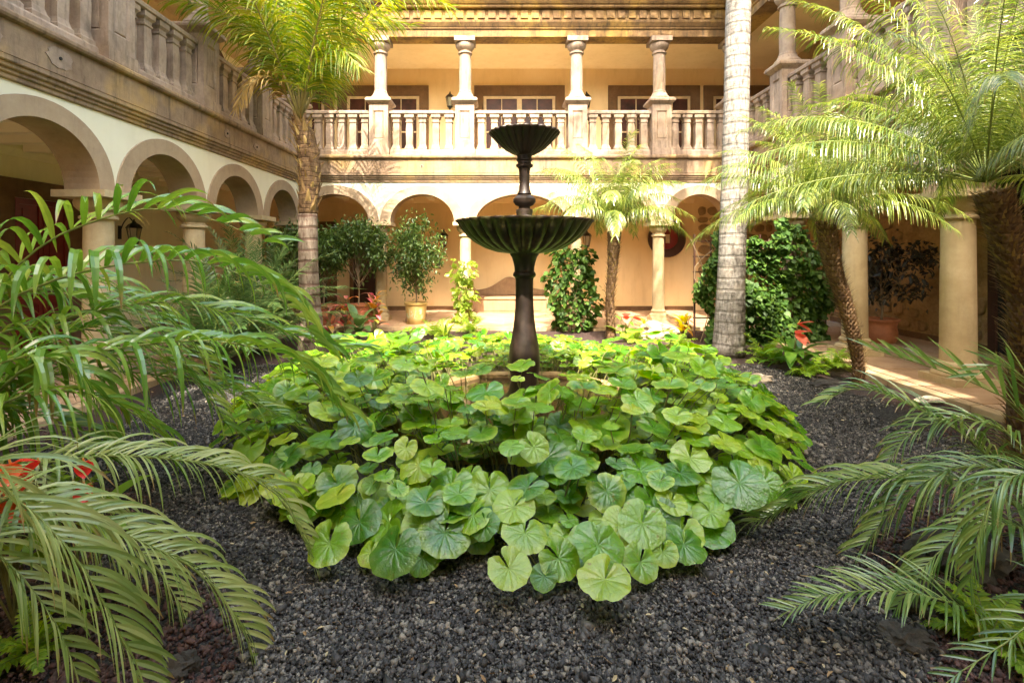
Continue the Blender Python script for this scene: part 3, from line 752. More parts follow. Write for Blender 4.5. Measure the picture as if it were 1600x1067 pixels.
# plaster patches with drain holes on the stained belt of the shaded wing
def belt_patch(w, u, z, rx, rz, seed):
    rr_ = random.Random(seed); b = MB(); n = 22
    pts = [(u+rx*math.cos(2*math.pi*q/n)*(0.85+0.25*rr_.random()), z+rz*math.sin(2*math.pi*q/n)*(0.85+0.2*rr_.random())) for q in range(n)]
    b.prism_y(pts, -0.107, -0.099); o = b.build('plaster_patch', M['baluster'], w, recalc=True)
    h = MB(); h.lathe([(0.001, 0), (0.02, 0.0), (0.018, 0.012), (0.001, 0.012)], 10); q = h.build('drain_hole', M['void'], o)
    q.location = (u, -0.105, z); q.rotation_euler = (math.pi/2, 0, 0)
for (u, z, a, b2, s_) in ((5.65, 3.86, 0.17, 0.12, 1), (4.85, 3.83, 0.14, 0.12, 2), (9.1, 3.85, 0.10, 0.08, 3), (10.2, 3.84, 0.13, 0.07, 4)):
    belt_patch(W_left, u, z, a, b2, s_)
belt_patch(W_back, (660-VX)/64, 3.84, 0.05, 0.04, 6); belt_patch(W_back, (968-VX)/64, 3.84, 0.06, 0.05, 7)

# ------------------------------------------------------------------ tiled walks under the arcades
PE = 0.95   # how far the walk reaches into the garden
def walk(name, x0, x1, y0, y1, along):
    b = MB(); b.box(x0, x1, y0, y1, -0.03, 0.070)
    o = b.build(name, M['grout']); tag(o, kind='structure'); return o
pv_b = walk('pavement', XL-D, XR+D, YB-PE, YB+D, 'x')
pv_l = walk('pavement', XL-D, XL+0.35, YF-D, YB-PE-0.002, 'y')
pv_r = walk('pavement', XR-0.42, XR+D, YF-D, YB-PE-0.002, 'y')
pv_f = walk('pavement', XL+0.352, XR-0.422, YF-D, YF+0.2, 'x')
tme = {}
def tiles(parent, x0, x1, y0, y1, s, gap=0.022, kerb=None):
    nx = max(1, round((x1-x0)/s)); ny = max(1, round((y1-y0)/s)); sx = (x1-x0)/nx; sy = (y1-y0)/ny
    key = (round(sx, 3), round(sy, 3))
    if key not in tme:
        b = MB(); a, c = sx/2-gap/2, sy/2-gap/2
        b.box(-a, a, -c, c, 0.0702, 0.080); tme[key] = b.mesh('tile', M['tile'])
    for i in range(nx):
        for j in range(ny):
            link('tile', tme[key], parent, (x0+sx*(i+0.5), y0+sy*(j+0.5), R.uniform(0, 0.0015)))
def kerb(parent, x0, x1, y0, y1, L=1.1):
    horiz = (x1-x0) > (y1-y0); t = (x1-x0) if horiz else (y1-y0); n = round(t/L)
    for i in range(n):
        b = MB()
        if horiz: b.box(x0+t*i/n+0.004, x0+t*(i+1)/n-0.004, y0, y1, -0.02, 0.083)
        else: b.box(x0, x1, y0+t*i/n+0.004, y0+t*(i+1)/n-0.004, -0.02, 0.083)
        b.build('kerb_stone', M['kerb'], parent, bevel=0.008)
tiles(pv_b, XL-0.5, XR+0.6, YB-PE+0.0, YB+D, 0.60)
tiles(pv_l, XL-D, XL+0.33, 3.0, YB-PE-0.01, 0.70)
tiles(pv_r, XR-0.40, XR+D, 3.0, YB-PE-0.01, 0.86, gap=0.03)
kerb(pv_b, XL+0.4, XR-0.46, YB-PE-0.14, YB-PE-0.002)
kerb(pv_l, XL+0.352, XL+0.49, 2.0, YB-PE-0.2)
kerb(pv_r, XR-0.56, XR-0.422, 2.0, YB-PE-0.2)

# ------------------------------------------------------------------ fountain
FX, FY = 0.25, 5.5
FT = thing('fountain', 'dark bronze two tier fountain with fluted bowls rising from the leaf bed', 'fountain', (FX, FY, 0))
def zz(py): return CAMZ + (VY-py)*FY/FPX
def pr(x): return x*FY/FPX
pd = MB()
pd.lathe([(0.26, 0.02), (0.26, 0.16), (0.20, 0.20), (0.17, 0.25), (pr(21), zz(592)), (pr(24.5), zz(574)), (pr(24.6), zz(558)), (pr(22.5), zz(540)), (pr(19), zz(522)), (pr(16), zz(500)), (pr(14.2), zz(478)), (pr(13.6), zz(455)), (pr(13.8), zz(438)),
          (pr(14.4), zz(434)), (pr(17.2), zz(432)), (pr(18), zz(429)), (pr(17), zz(426)), (pr(15.4), zz(424)), (pr(15.6), zz(418)), (pr(17.2), zz(410)), (pr(19.5), zz(402)), (pr(22.5), zz(398)), (pr(22.5), zz(393))], 40)
pd.build('pedestal', M['bronze'], FT, smooth=True, angle=0.7)
def bowl(prof, lip, nfl, amp):
    b = MB(); seg = nfl*6
    def fl(a, i):
        return 1 + amp[i]*(abs(math.sin(a*nfl/2))**0.6*2-1.3)
    b.lathe(prof, seg, flute=fl, caps=False)
    return b
nf_ = 30
pb = [(pr(22), zz(396.5)), (pr(42), zz(394)), (pr(60), zz(388)), (pr(76), zz(379)), (pr(88), zz(369)), (pr(97), zz(358)), (pr(102), zz(350)), (pr(106), zz(346.5)), (pr(105.5), zz(344.5)), (pr(100), zz(345)), (pr(94), zz(351)), (pr(80), zz(362)), (pr(50), zz(374)), (pr(2), zz(378))]
bb = bowl(pb, 0, nf_, [0.02, 0.03, 0.035, 0.035, 0.035, 0.03, 0.028, 0.024, 0.022, 0.022, 0.01, 0.0, 0, 0])
bb.build('lower_bowl', M['bronze'], FT, smooth=True, angle=1.2)
st = MB()
st.lathe([(pr(30), zz(372)), (pr(16), zz(352)), (pr(14), zz(342)), (pr(12), zz(336)), (pr(13.2), zz(332)), (pr(13), zz(328)), (pr(9), zz(326)), (pr(9), zz(323)), (pr(14), zz(321)), (pr(17.5), zz(316)), (pr(17.5), zz(311)), (pr(14), zz(307)), (pr(10), zz(305)),
          (pr(11.2), zz(303)), (pr(8.5), zz(297)), (pr(7.8), zz(285)), (pr(8.4), zz(270)), (pr(9.6), zz(263)), (pr(13), zz(261)), (pr(13.4), zz(258)), (pr(10.5), zz(256)), (pr(10.5), zz(253)), (pr(12.5), zz(251)), (pr(11), zz(247)), (pr(12), zz(242))], 32)
st.build('stem', M['bronze'], FT, smooth=True, angle=0.7)
pb2 = [(pr(11), zz(243)), (pr(18), zz(241)), (pr(30), zz(234)), (pr(41), zz(224)), (pr(49), zz(215)), (pr(53.5), zz(210.5)), (pr(55), zz(208.5)), (pr(54), zz(207)), (pr(50), zz(209)), (pr(36), zz(217)), (pr(2), zz(224))]
bb = bowl(pb2, 0, 26, [0.02, 0.035, 0.035, 0.035, 0.035, 0.035, 0.03, 0.03, 0.02, 0, 0])
bb.build('upper_bowl', M['bronze'], FT, smooth=True, angle=1.2)
sp = MB(); sp.lathe([(0.05, zz(224)), (0.03, zz(215)), (0.02, zz(208)), (0.012, zz(206))], 12); sp.build('spout', M['bronze'], FT, smooth=True)
for rr_, zc in ((pr(97), zz(349.5)), (pr(49), zz(209.8))):
    wm = MB(); wm.lathe([(0.02, zc-0.002), (rr_, zc-0.001)], 48, caps=False); wm.f.append(tuple(range(48))); wm.build('bowl_water', M['water'], FT)
# pool basin
bs = MB(); PR = 1.42
prf = [(PR+0.04, -0.05), (PR+0.04, 0.05), (PR+0.07, 0.08), (PR+0.08, 0.12), (PR+0.05, 0.14), (PR-0.05, 0.14), (PR-0.08, 0.12), (PR-0.08, -0.02)]
bs.lathe(prf, 8, rot=math.pi/8, caps=False)
basin = bs.build('basin', M['rough_wall'], FT, recalc=True)
wm = MB(); wm.lathe([(0.05, 0.079), (PR-0.06, 0.08)], 8, rot=math.pi/8, caps=False); wm.f.append(tuple(range(8))); wm.build('pool_water', M['water'], FT)

# ------------------------------------------------------------------ bed of round leaves
def round_leaf_mesh(seed):
    rr_ = random.Random(seed); b = MB(); NS, NRg = 34, 6
    notch = 0.42+0.2*rr_.random(); cup = rr_.uniform(0.06, 0.30); ph = [rr_.uniform(0, 6.28) for _ in range(4)]; lob = rr_.uniform(0.02, 0.05)
    b.v.append((0, 0, 0))
    for j in range(1, NRg+1):
        t = j/NRg
        for k_ in range(NS+1):
            s_ = k_/NS; a = math.pi/2 + notch*0.5*(1-t)*0.5 + 0.10 + s_*(2*math.pi - 0.2 - notch*0.5*(1-t))
            # kidney outline: lobes overlap the stalk side
            dn = min(s_, 1-s_)
            r_ = t*(1 + lob*math.sin(3*a+ph[0]) + 0.025*math.sin(9*a+ph[1]) + 0.012*math.sin(17*a+ph[2]))
            lobe = 1.0 - 0.30*math.exp(-(dn/0.035)**2)
            r_ *= lobe*(1.0 if dn > 0.0 else 0.9)
            x = r_*math.cos(a); y = r_*math.sin(a)
            z = cup*(t**1.3) - 0.16*t**3 + 0.045*t*t*math.sin(2*a+ph[2]) + 0.05*t*t*math.sin(3*a+ph[3]) + 0.035*t*t*math.sin(7*a+ph[0]) + 0.022*t*math.cos(11*a) + 0.12*t*math.exp(-(dn/0.06)**2)
            b.v.append((x, y, z))
    w = NS+1
    for k_ in range(NS): b.f.append((0, 1+k_, 2+k_))
    for j in range(NRg-1):
        for k_ in range(NS):
            a0 = 1+j*w+k_; b.f.append((a0, a0+w, a0+w+1, a0+1))
    me = b.mesh('leaf', M['round']); me.shade_smooth(); return me
RL = [round_leaf_mesh(s_) for s_ in range(18)]

BCX, BCY = 0.18, 5.75
def bed_r(th):
    """outer radius of the bed in direction th (0 = +x)"""
    c, s_ = math.cos(th), math.sin(th)
    rx = 2.70 if c > 0 else 2.95
    ry = 3.05 if s_ < 0 else 3.7
    return 1.0/math.sqrt((c/rx)**2 + (s_/ry)**2)
clumps = [
    ('round leaved clump spreading over the gravel in front of the fountain, biggest leaves', lambda x, y: y < 4.6 and -1.1 < x < 1.35),
    ('round leaved clump behind the drooping palm fronds, beside the paved walk of the red door', lambda x, y: y < 5.4 and x <= -1.1),
    ('round leaved clump reaching the gravel beside the spiky date palm', lambda x, y: y < 5.4 and x >= 1.35),
    ('sparse round leaved clump at the croton bush behind the pool', lambda x, y: x < 0.25 and y >= 5.4),
    ('brightly sunlit round leaved clump between fountain and grey palm trunk', lambda x, y: x >= 0.25 and y >= 5.4),
]
croots = []; cst = []
for lab, _ in clumps:
    i = len(croots); loc = [(0.1, 3.2, 0), (-1.8, 4.6, 0), (2.0, 4.5, 0), (-1.2, 7.6, 0), (1.7, 7.6, 0)][i]
    croots.append(thing('leopard_plant', lab, 'plant', loc)); cst.append(MB())
def add_leaf(x, y, z, r_, tilt_dir, tilt, spin, ci, root):
    nrm = Vector((math.sin(tilt)*math.cos(tilt_dir), math.sin(tilt)*math.sin(tilt_dir), math.cos(tilt)))
    # leaf +y is the notch side; it points back to the root of the plant
    back = Vector((-math.cos(tilt_dir+spin), -math.sin(tilt_dir+spin), 0)); yax = (back - nrm*back.dot(nrm)).normalized(); xax = yax.cross(nrm)
    m = Matrix((xax, yax, nrm)).transposed()
    rt = croots[ci].location
    o = bpy.data.objects.new('leaf', R.choice(RL)); COL.objects.link(o); o.parent = croots[ci]
    o.location = Vector((x, y, z)) - rt
    o.rotation_mode = 'QUATERNION'; o.rotation_quaternion = m.to_quaternion(); o.scale = (r_, r_*R.uniform(0.88, 1.1), r_*R.uniform(0.7, 1.3))
    p0 = Vector((root[0], root[1], 0.0)); p2 = Vector((x, y, z)) - nrm*0.004
    mid = (p0+p2)/2 + Vector((0, 0, 0.12*min(1, z*2))) ; q = p2 - nrm*0.04
    jit = Vector((R.uniform(-.05, .05), R.uniform(-.05, .05), 0))
    pts = [p0, p0*0.7+p2*0.3 + jit + Vector((0, 0, 0.12*z)), p0*0.35+p2*0.65 + jit*0.8 + Vector((0, 0, 0.08*z)), q, p2]
    cst[ci].tube([p - rt for p in pts], [0.0055, 0.005, 0.004, 0.0035, 0.003], 4, cap=False)
def clump_of(x, y):
    for i, (_, f) in enumerate(clumps):
        if f(x, y): return i
    return 3
# hand placed leaves along the front of the bed, traced to their places on the ground
front = [(945, 905, 2.42, 43, .35), (795, 888, 2.5, 36, .6), (873, 872, 2.62, 34, .9), (618, 858, 2.62, 43, .75), (515, 848, 2.72, 38, .85), (935, 852, 2.62, 42, .7), (1000, 878, 2.62, 30, .8), (1068, 850, 2.75, 37, .7), (695, 832, 2.78, 43, .7),
         (820, 832, 2.75, 38, .55), (562, 815, 2.95, 37, .8), (765, 765, 3.05, 36, .85), (948, 768, 3.0, 33, .95), (1003, 818, 2.8, 38, .8), (1155, 755, 3.1, 42, .8), (1090, 782, 3.1, 35, .6), (1078, 715, 3.4, 32, .7), (855, 715, 3.35, 38, .6), (527, 757, 3.2, 33, .8),
         (705, 760, 3.1, 36, .6), (640, 810, 2.95, 34, .6), (1000, 735, 3.2, 38, .3), (655, 728, 3.3, 32, .7), (460, 768, 3.2, 33, .8), (770, 665, 3.8, 34, .6), (945, 670, 3.8, 42, .25), (480, 790, 3.15, 30, .9), (660, 870, 2.7, 28, .9), (850, 905, 2.55, 22, .8), (1035, 862, 2.7, 26, .8), (745, 835, 2.9, 30, .9), (580, 870, 2.75, 22, .7), (1110, 800, 3.0, 30, .5)]
pl = []
for px, py, Y, rp, tl in front:
    p = P(px, py, Y); th = math.atan2(p.y-BCY, p.x-BCX)
    add_leaf(p.x, p.y, max(0.10, p.z), rp*Y/FPX*0.97, -math.pi/2 + R.uniform(-0.5, 0.5), tl*0.85, R.uniform(-0.6, 0.6), clump_of(p.x, p.y), (p.x*0.9+R.uniform(-.1, .1), p.y+0.35))
    pl.append((p.x, p.y, 0))
tries = 0; count = len(pl)
while tries < 60000 and count < 1480:
    tries += 1
    th = R.uniform(0, 2*math.pi); rb = bed_r(th)
    t = math.sqrt(R.random()); x = BCX + rb*t*math.cos(th); y = BCY + rb*t*math.sin(th)
    dpool = math.hypot(x-FX, y-FY)
    if dpool < (1.18 if y < FY+0.2 else 1.36): continue
    if y > 7.6 and R.random() < 0.25 and x < 0.3: continue
    if y < 2.8 + 0.25*math.sin(x*5) and R.random() < 0.75: continue
    e = 1-t           # 0 at the rim of the bed
    dome = 0.13 + 0.55*min(1, e/0.28)**0.8
    if y > 6.4: dome = 0.12 + 0.24*min(1, e/0.25)
    layer = R.choice((0, 0, 1, 2))
    z = dome*(1-0.27*layer) * R.uniform(0.82, 1.14)
    mind = 0.098 + 0.02*layer
    if any((x-a)**2+(y-b2)**2 < mind**2 and l_ == layer for a, b2, l_ in pl): continue
    pl.append((x, y, layer)); count += 1
    outw = math.atan2(y-BCY, x-BCX)
    tilt = (0.10 + 0.75*max(0, 1-e/0.13)) * R.uniform(0.5, 1.3) if R.random() < 0.8 else R.uniform(0.1, 0.9)
    td = outw + R.uniform(-0.7, 0.7)
    if e > 0.13: td = (-math.pi/2 + R.uniform(-1.3, 1.3)) if R.random() < 0.6 else R.uniform(0, 6.28); tilt = R.uniform(0.0, 0.34) if R.random() < 0.85 else R.uniform(0.4, 0.9)
    rr_ = R.choice((R.uniform(0.055, 0.09), R.uniform(0.09, 0.125), R.uniform(0.10, 0.145)))*(1-0.08*layer)
    if y > 7: rr_ *= 0.95
    add_leaf(x, y, z, rr_, td, tilt, R.uniform(-0.8, 0.8), clump_of(x, y), (x - 0.25*math.cos(outw)+R.uniform(-.08, .08), y - 0.25*math.sin(outw)+R.uniform(-.08, .08)))
for i in range(230):
    # lower tiers that close the gaps before the pool and along the front edge
    if i < 150:
        th = R.uniform(math.pi*1.02, math.pi*1.98); q = R.uniform(1.25, 1.95); x = FX+q*math.cos(th); y = FY+q*math.sin(th); z = R.uniform(0.20, 0.50)
    else:
        x = R.uniform(-1.5, 1.7); y = 2.85+0.28*abs(x)+R.uniform(-0.08, 0.5); z = R.uniform(0.10, 0.34)
    add_leaf(x, y, z, R.uniform(0.06, 0.115), -math.pi/2+R.uniform(-0.9, 0.9), R.uniform(0.1, 0.7), R.uniform(-0.8, 0.8), clump_of(x, y), (x+R.uniform(-.12, .12), y+R.uniform(0, .25)))
print('LEAVES', count, [len(c.children) for c in croots])
for i, b in enumerate(cst):
    o = b.build('stalks', M['stalk'], croots[i]); o['kind'] = 'stuff'

# ------------------------------------------------------------------ palm fronds
def frond(pts, n_leaf, leaf_len, width, ang=(55, 35), droop=1.2, lift=0.25, start=0.12, V=0.25, segs=5, rr=0.012, seed=0, jitter=0.12, side_len=(1, 1), kink=0.0, group2=False, twist=0.0):
    """returns (rachis MB, leaflet MB); pts is the rachis curve, base to tip"""
    rg = random.Random(seed); N = 60
    C_ = catmull(pts, N); ra = MB(); lf = MB(); lf.attr = []
    ra.tube(C_[::3]+[C_[-1]], [rr*(1-0.85*k_/(len(C_[::3]))) for k_ in range(len(C_[::3])+1)], 6)
    Z = Vector((0, 0, 1))
    for i in range(n_leaf):
        s_ = start + (1-start)*((i+0.5+rg.uniform(-0.35, 0.35))/n_leaf)
        f = s_*(N-1); k_ = min(N-2, int(f)); p = C_[k_].lerp(C_[k_+1], f-k_)
        T = (C_[min(N-1, k_+2)] - C_[max(0, k_-1)]).normalized()
        S = T.cross(Z)
        if S.length < 0.15: S = Vector((1, 0, 0)) - T*T.x
        S.normalize(); U = S.cross(T).normalized()
        if twist: q_ = Matrix.Rotation(twist, 3, T); S = q_ @ S; U = q_ @ U
        prof = math.sin(math.pi*min(1, (0.16 + 0.84*(s_-start)/(1-start))**0.85))**0.6 if s_ < 0.97 else 0.45
        prof = max(prof, 0.35)
        for sd in (-1, 1):
            if rg.random() < 0.03: continue
            L = leaf_len*prof*side_len[0 if sd < 0 else 1]*rg.uniform(0.86, 1.1)
            a = math.radians(ang[0] + (ang[1]-ang[0])*s_) * rg.uniform(1-jitter, 1+jitter)
            lz = lift + rg.uniform(-0.22, 0.22) + (rg.choice((-0.35, 0.25)) if group2 else 0)
            d = (T*math.cos(a) + S*(sd*math.sin(a)) + U*lz).normalized()
            W = (T - d*T.dot(d)).normalized()
            q = p.copy(); st_ = L/segs; dr = droop*rg.uniform(0.7, 1.3); n0 = len(lf.v)
            for j in range(segs+1):
                t = j/segs
                ww = width*0.5*(min(1, 0.45+2.2*t))*(1-t**2.6)**0.7 if j < segs else 0.0008
                Nn = d.cross(W)
                if Nn.z < 0: Nn = -Nn
                lf.v += [tuple(q - W*ww + Nn*(ww*V)), tuple(q), tuple(q + W*ww + Nn*(ww*V))]; lf.attr += [t, t, t]
                if j < segs:
                    a0 = n0+3*j; lf.f += [(a0, a0+1, a0+4, a0+3), (a0+1, a0+2, a0+5, a0+4)]
                g_ = dr*st_/max(0.05, leaf_len)*(0.5 + 1.1*t + kink*(1 if t > .3 else 0))
                d = (d + Vector((0, 0, -g_))).normalized()
                W = (W - d*W.dot(d)).normalized()
                q = q + d*st_
    return ra, lf

def frond_obj(parent, ra, lf, lmat, rmat='rachis', name='frond', origin=None):
    """one frond: its leaflets mesh with the rachis under it"""
    off = Vector(parent.location) if origin is None else origin
    for b in (ra, lf): b.v = [(v[0]-off.x, v[1]-off.y, v[2]-off.z) for v in b.v]
    f = ra.build(name, M[rmat], parent, smooth=True)
    l_ = lf.build('leaflets', M[lmat], f, smooth=False); return f

# --- big palm with drooping broad fronds at the side of the red door
pa = thing('areca_palm', 'broad leaved palm with long glossy arching fronds before the red door', 'palm', (-3.45, 2.75, 0))
stems = MB()
def pp(l_): return [P(*q) for q in l_]
specA = [
    ([(-130, 700, 3.0), (-40, 540, 3.05), (0, 477, 3.1), (130, 424, 3.2), (275, 406, 3.35), (346, 418, 3.45), (417, 449, 3.55), (470, 500, 3.6), (500, 545, 3.6)], 32, 0.62, 0.050, 4.2, 1.25),
    ([(-120, 680, 3.3), (0, 450, 3.4), (80, 375, 3.5), (157, 343, 3.55), (220, 327, 3.6), (283, 329, 3.7), (354, 351, 3.75), (420, 380, 3.8)], 28, 0.62, 0.046, 2.4, 0.9),
    ([(-120, 720, 2.8), (0, 610, 2.85), (60, 565, 2.9), (180, 545, 3.0), (300, 532, 3.1), (400, 543, 3.2), (470, 575, 3.3), (530, 640, 3.35)], 34, 0.62, 0.042, 4.5, 0.8),
    ([(-120, 720, 3.2), (0, 560, 3.3), (100, 500, 3.4), (250, 472, 3.6), (380, 495, 3.7), (450, 520, 3.8), (560, 545, 3.85)], 34, 0.62, 0.038, 1.8, 0.4),
    ([(-100, 720, 2.7), (-30, 600, 2.7), (20, 560, 2.7), (80, 560, 2.75), (140, 600, 2.8), (170, 680, 2.85)], 26, 0.55, 0.038, 4.0, 0.7),
    ([(-140, 700, 3.4), (-60, 530, 3.4), (-10, 465, 3.4), (50, 450, 3.45), (120, 465, 3.5), (190, 520, 3.5)], 26, 0.50, 0.042, 3.5, 0.9),
    ([(-130, 740, 3.4), (0, 620, 3.5), (100, 560, 3.6), (220, 560, 3.8), (330, 590, 3.9), (420, 640, 4.0)], 34, 0.55, 0.034, 2.2, 0.4),
    ([(-150, 720, 3.0), (-60, 640, 3.0), (20, 640, 3.0), (110, 665, 3.0), (180, 720, 3.0)], 28, 0.50, 0.032, 3.0, 0.4),
    ([(-120, 640, 3.6), (-20, 480, 3.7), (60, 430, 3.8), (160, 440, 3.9), (260, 500, 4.0), (330, 560, 4.0)], 32, 0.55, 0.036, 2.5, 0.6),
    ([(-140, 760, 2.6), (-60, 690, 2.6), (-10, 640, 2.65), (60, 610, 2.7), (150, 620, 2.8), (230, 660, 2.9), (270, 720, 2.95)], 36, 0.5, 0.026, 2.6, 0.4),
    ([(-150, 700, 3.1), (-60, 560, 3.1), (0, 520, 3.2), (90, 510, 3.3), (200, 530, 3.4), (300, 590, 3.5), (350, 660, 3.5)], 40, 0.55, 0.026, 2.2, 0.4),
    ([(-150, 640, 3.5), (-60, 500, 3.6), (30, 460, 3.7), (150, 470, 3.8), (260, 520, 3.9), (370, 600, 4.0)], 40, 0.55, 0.024, 1.8, 0.3),
    ([(-140, 650, 3.8), (-40, 500, 3.9), (40, 455, 4.0), (130, 455, 4.1), (230, 500, 4.2), (300, 570, 4.2)], 34, 0.5, 0.026, 2.0, 0.5),
    ([(-150, 740, 2.9), (-70, 660, 2.9), (0, 600, 3.0), (60, 550, 3.1), (110, 520, 3.2), (150, 510, 3.3)], 30, 0.5, 0.026, 1.2, 0.3),
    ([(-130, 720, 3.3), (-30, 640, 3.4), (60, 590, 3.5), (180, 580, 3.7), (320, 600, 3.8), (440, 650, 3.9), (500, 700, 3.9)], 44, 0.5, 0.024, 2.0, 0.4),
]
for i, (pt, n, L, w_, dr, lift) in enumerate(specA):
    pts = pp(pt); b0 = Vector((-3.45+0.12*math.cos(i*2.1), 2.75+0.12*math.sin(i*2.1), 0.02))
    ra, lf = frond([b0] + pts, n, L, w_, ang=(62, 30), droop=dr, lift=lift, start=0.28, segs=8, rr=0.014, seed=i+5, V=0.3)
    frond_obj(pa, ra, lf, 'areca')
pa2 = thing('kentia_palm', 'low palm with dull olive fronds arching over red lava gravel', 'palm', (-3.0, 1.85, 0))
specB = [
    ([(-60, 790, 2.5), (23, 738, 2.5), (86, 720, 2.5), (176, 712, 2.55), (274, 718, 2.6), (352, 732, 2.65), (422, 763, 2.7), (461, 814, 2.7), (485, 870, 2.7)], 76, 0.40, 0.019, 2.4, 0.6, (60, 32)),
    ([(-40, 800, 2.05), (60, 790, 2.05), (152, 818, 2.1), (234, 852, 2.1), (305, 890, 2.15), (352, 939, 2.15), (387, 1002, 2.15), (410, 1075, 2.15)], 74, 0.38, 0.019, 2.2, 0.6, (62, 35)),
    ([(-60, 740, 1.7), (0, 765, 1.7), (47, 795, 1.7), (90, 838, 1.7), (133, 892, 1.7), (168, 955, 1.7), (205, 1030, 1.7), (235, 1120, 1.7)], 56, 0.42, 0.021, 1.8, 0.5, (50, 30)),
    ([(-60, 850, 1.8), (0, 870, 1.8), (50, 920, 1.8), (100, 1000, 1.8), (130, 1090, 1.8)], 44, 0.34, 0.018, 1.8, 0.4, (55, 35)),
    ([(-60, 760, 2.3), (40, 775, 2.3), (130, 800, 2.35), (230, 870, 2.4), (290, 960, 2.4), (320, 1030, 2.4)], 60, 0.34, 0.017, 2.0, 0.4, (60, 35)),
]
for i, (pt, n, L, w_, dr, lift, an) in enumerate(specB):
    ra, lf = frond([Vector((-3.0, 1.85+0.1*i, 0.05))] + pp(pt), n, L, w_, ang=an, droop=dr, lift=lift, start=0.24, segs=7, rr=0.010, seed=i+31, V=0.25)
    frond_obj(pa2, ra, lf, 'dull_palm')
for (nm, root, c) in (('stem', pa, (0, 0)), ('stem', pa2, (0, 0))):
    b = MB(); b.tube([(0, 0, -0.02), (0.02, 0, 0.2), (0.05, 0.02, 0.45)], [0.10, 0.08, 0.05], 12); b.build('stem', M['bark_fibre'], root, smooth=True)

# --- spiky date palm at the other side
pr_ = thing('date_palm', 'low spiky date palm with dark green fronds reaching over the gravel', 'palm', (3.15, 2.55, 0))
specR = [
    ([(1700, 850, 3.0), (1586, 753, 3.0), (1508, 681, 3.05), (1441, 642, 3.1), (1373, 612, 3.15), (1329, 608, 3.2), (1285, 628, 3.2)], 60, 0.36, 0.016, 1.8, 0.45, (50, 28)),
    ([(1720, 900, 2.8), (1600, 797, 2.8), (1489, 758, 2.8), (1416, 746, 2.85), (1344, 749, 2.9), (1281, 763, 2.95), (1242, 787, 3.0), (1180, 815, 3.0)], 84, 0.44, 0.0165, 2.4, 0.55, (60, 28)),
    ([(1700, 1020, 2.25), (1547, 967, 2.25), (1489, 942, 2.25), (1416, 925, 2.25), (1344, 923, 2.25), (1281, 933, 2.25), (1230, 955, 2.25)], 84, 0.30, 0.012, 0.9, 0.35, (64, 34)),
    ([(1700, 780, 2.6), (1595, 643, 2.6), (1546, 610, 2.6), (1493, 587, 2.65), (1437, 568, 2.7), (1362, 546, 2.75)], 22, 0.36, 0.019, 0.25, 0.35, (30, 20)),
    ([(1720, 850, 2.9), (1600, 700, 2.9), (1540, 660, 2.95), (1480, 655, 3.0), (1420, 680, 3.0), (1380, 730, 3.0)], 56, 0.36, 0.014, 1.9, 0.35, (55, 30)),
    ([(1740, 900, 2.6), (1640, 790, 2.6), (1580, 740, 2.6), (1500, 730, 2.65), (1420, 770, 2.7), (1350, 850, 2.7)], 64, 0.38, 0.014, 2.0, 0.4, (55, 30)),
    ([(1720, 960, 2.4), (1640, 860, 2.4), (1580, 820, 2.4), (1510, 830, 2.4), (1450, 880, 2.4), (1400, 950, 2.4)], 60, 0.34, 0.014, 1.9, 0.3, (55, 30)),
    ([(1760, 1000, 1.9), (1690, 940, 1.9), (1630, 960, 1.9), (1570, 1005, 1.9), (1500, 1050, 1.9), (1450, 1090, 1.9)], 30, 0.24, 0.013, 0.8, 0.3, (55, 30)),
    ([(1720, 760, 2.4), (1640, 640, 2.4), (1600, 590, 2.4), (1560, 570, 2.4), (1520, 590, 2.4)], 26, 0.34, 0.017, 0.7, 0.35, (45, 25)),
    ([(1740, 860, 2.2), (1660, 770, 2.2), (1610, 740, 2.2), (1560, 760, 2.2), (1530, 830, 2.2), (1515, 910, 2.2)], 50, 0.32, 0.014, 1.8, 0.3, (55, 30)),
]
for i, (pt, n, L, w_, dr, lift, an) in enumerate(specR):
    ra, lf = frond([Vector((3.15, 2.55, 0.15))] + pp(pt), n, L, w_, ang=an, droop=dr, lift=lift, start=0.22, segs=6, rr=0.009, seed=i+61, V=0.35)
    frond_obj(pr_, ra, lf, 'date')
b = MB(); b.tube([(0, 0, -0.02), (0, 0, 0.2), (0.0, 0.0, 0.4)], [0.13, 0.12, 0.08], 12); b.build('trunk', M['bark_fibre'], pr_, smooth=True)

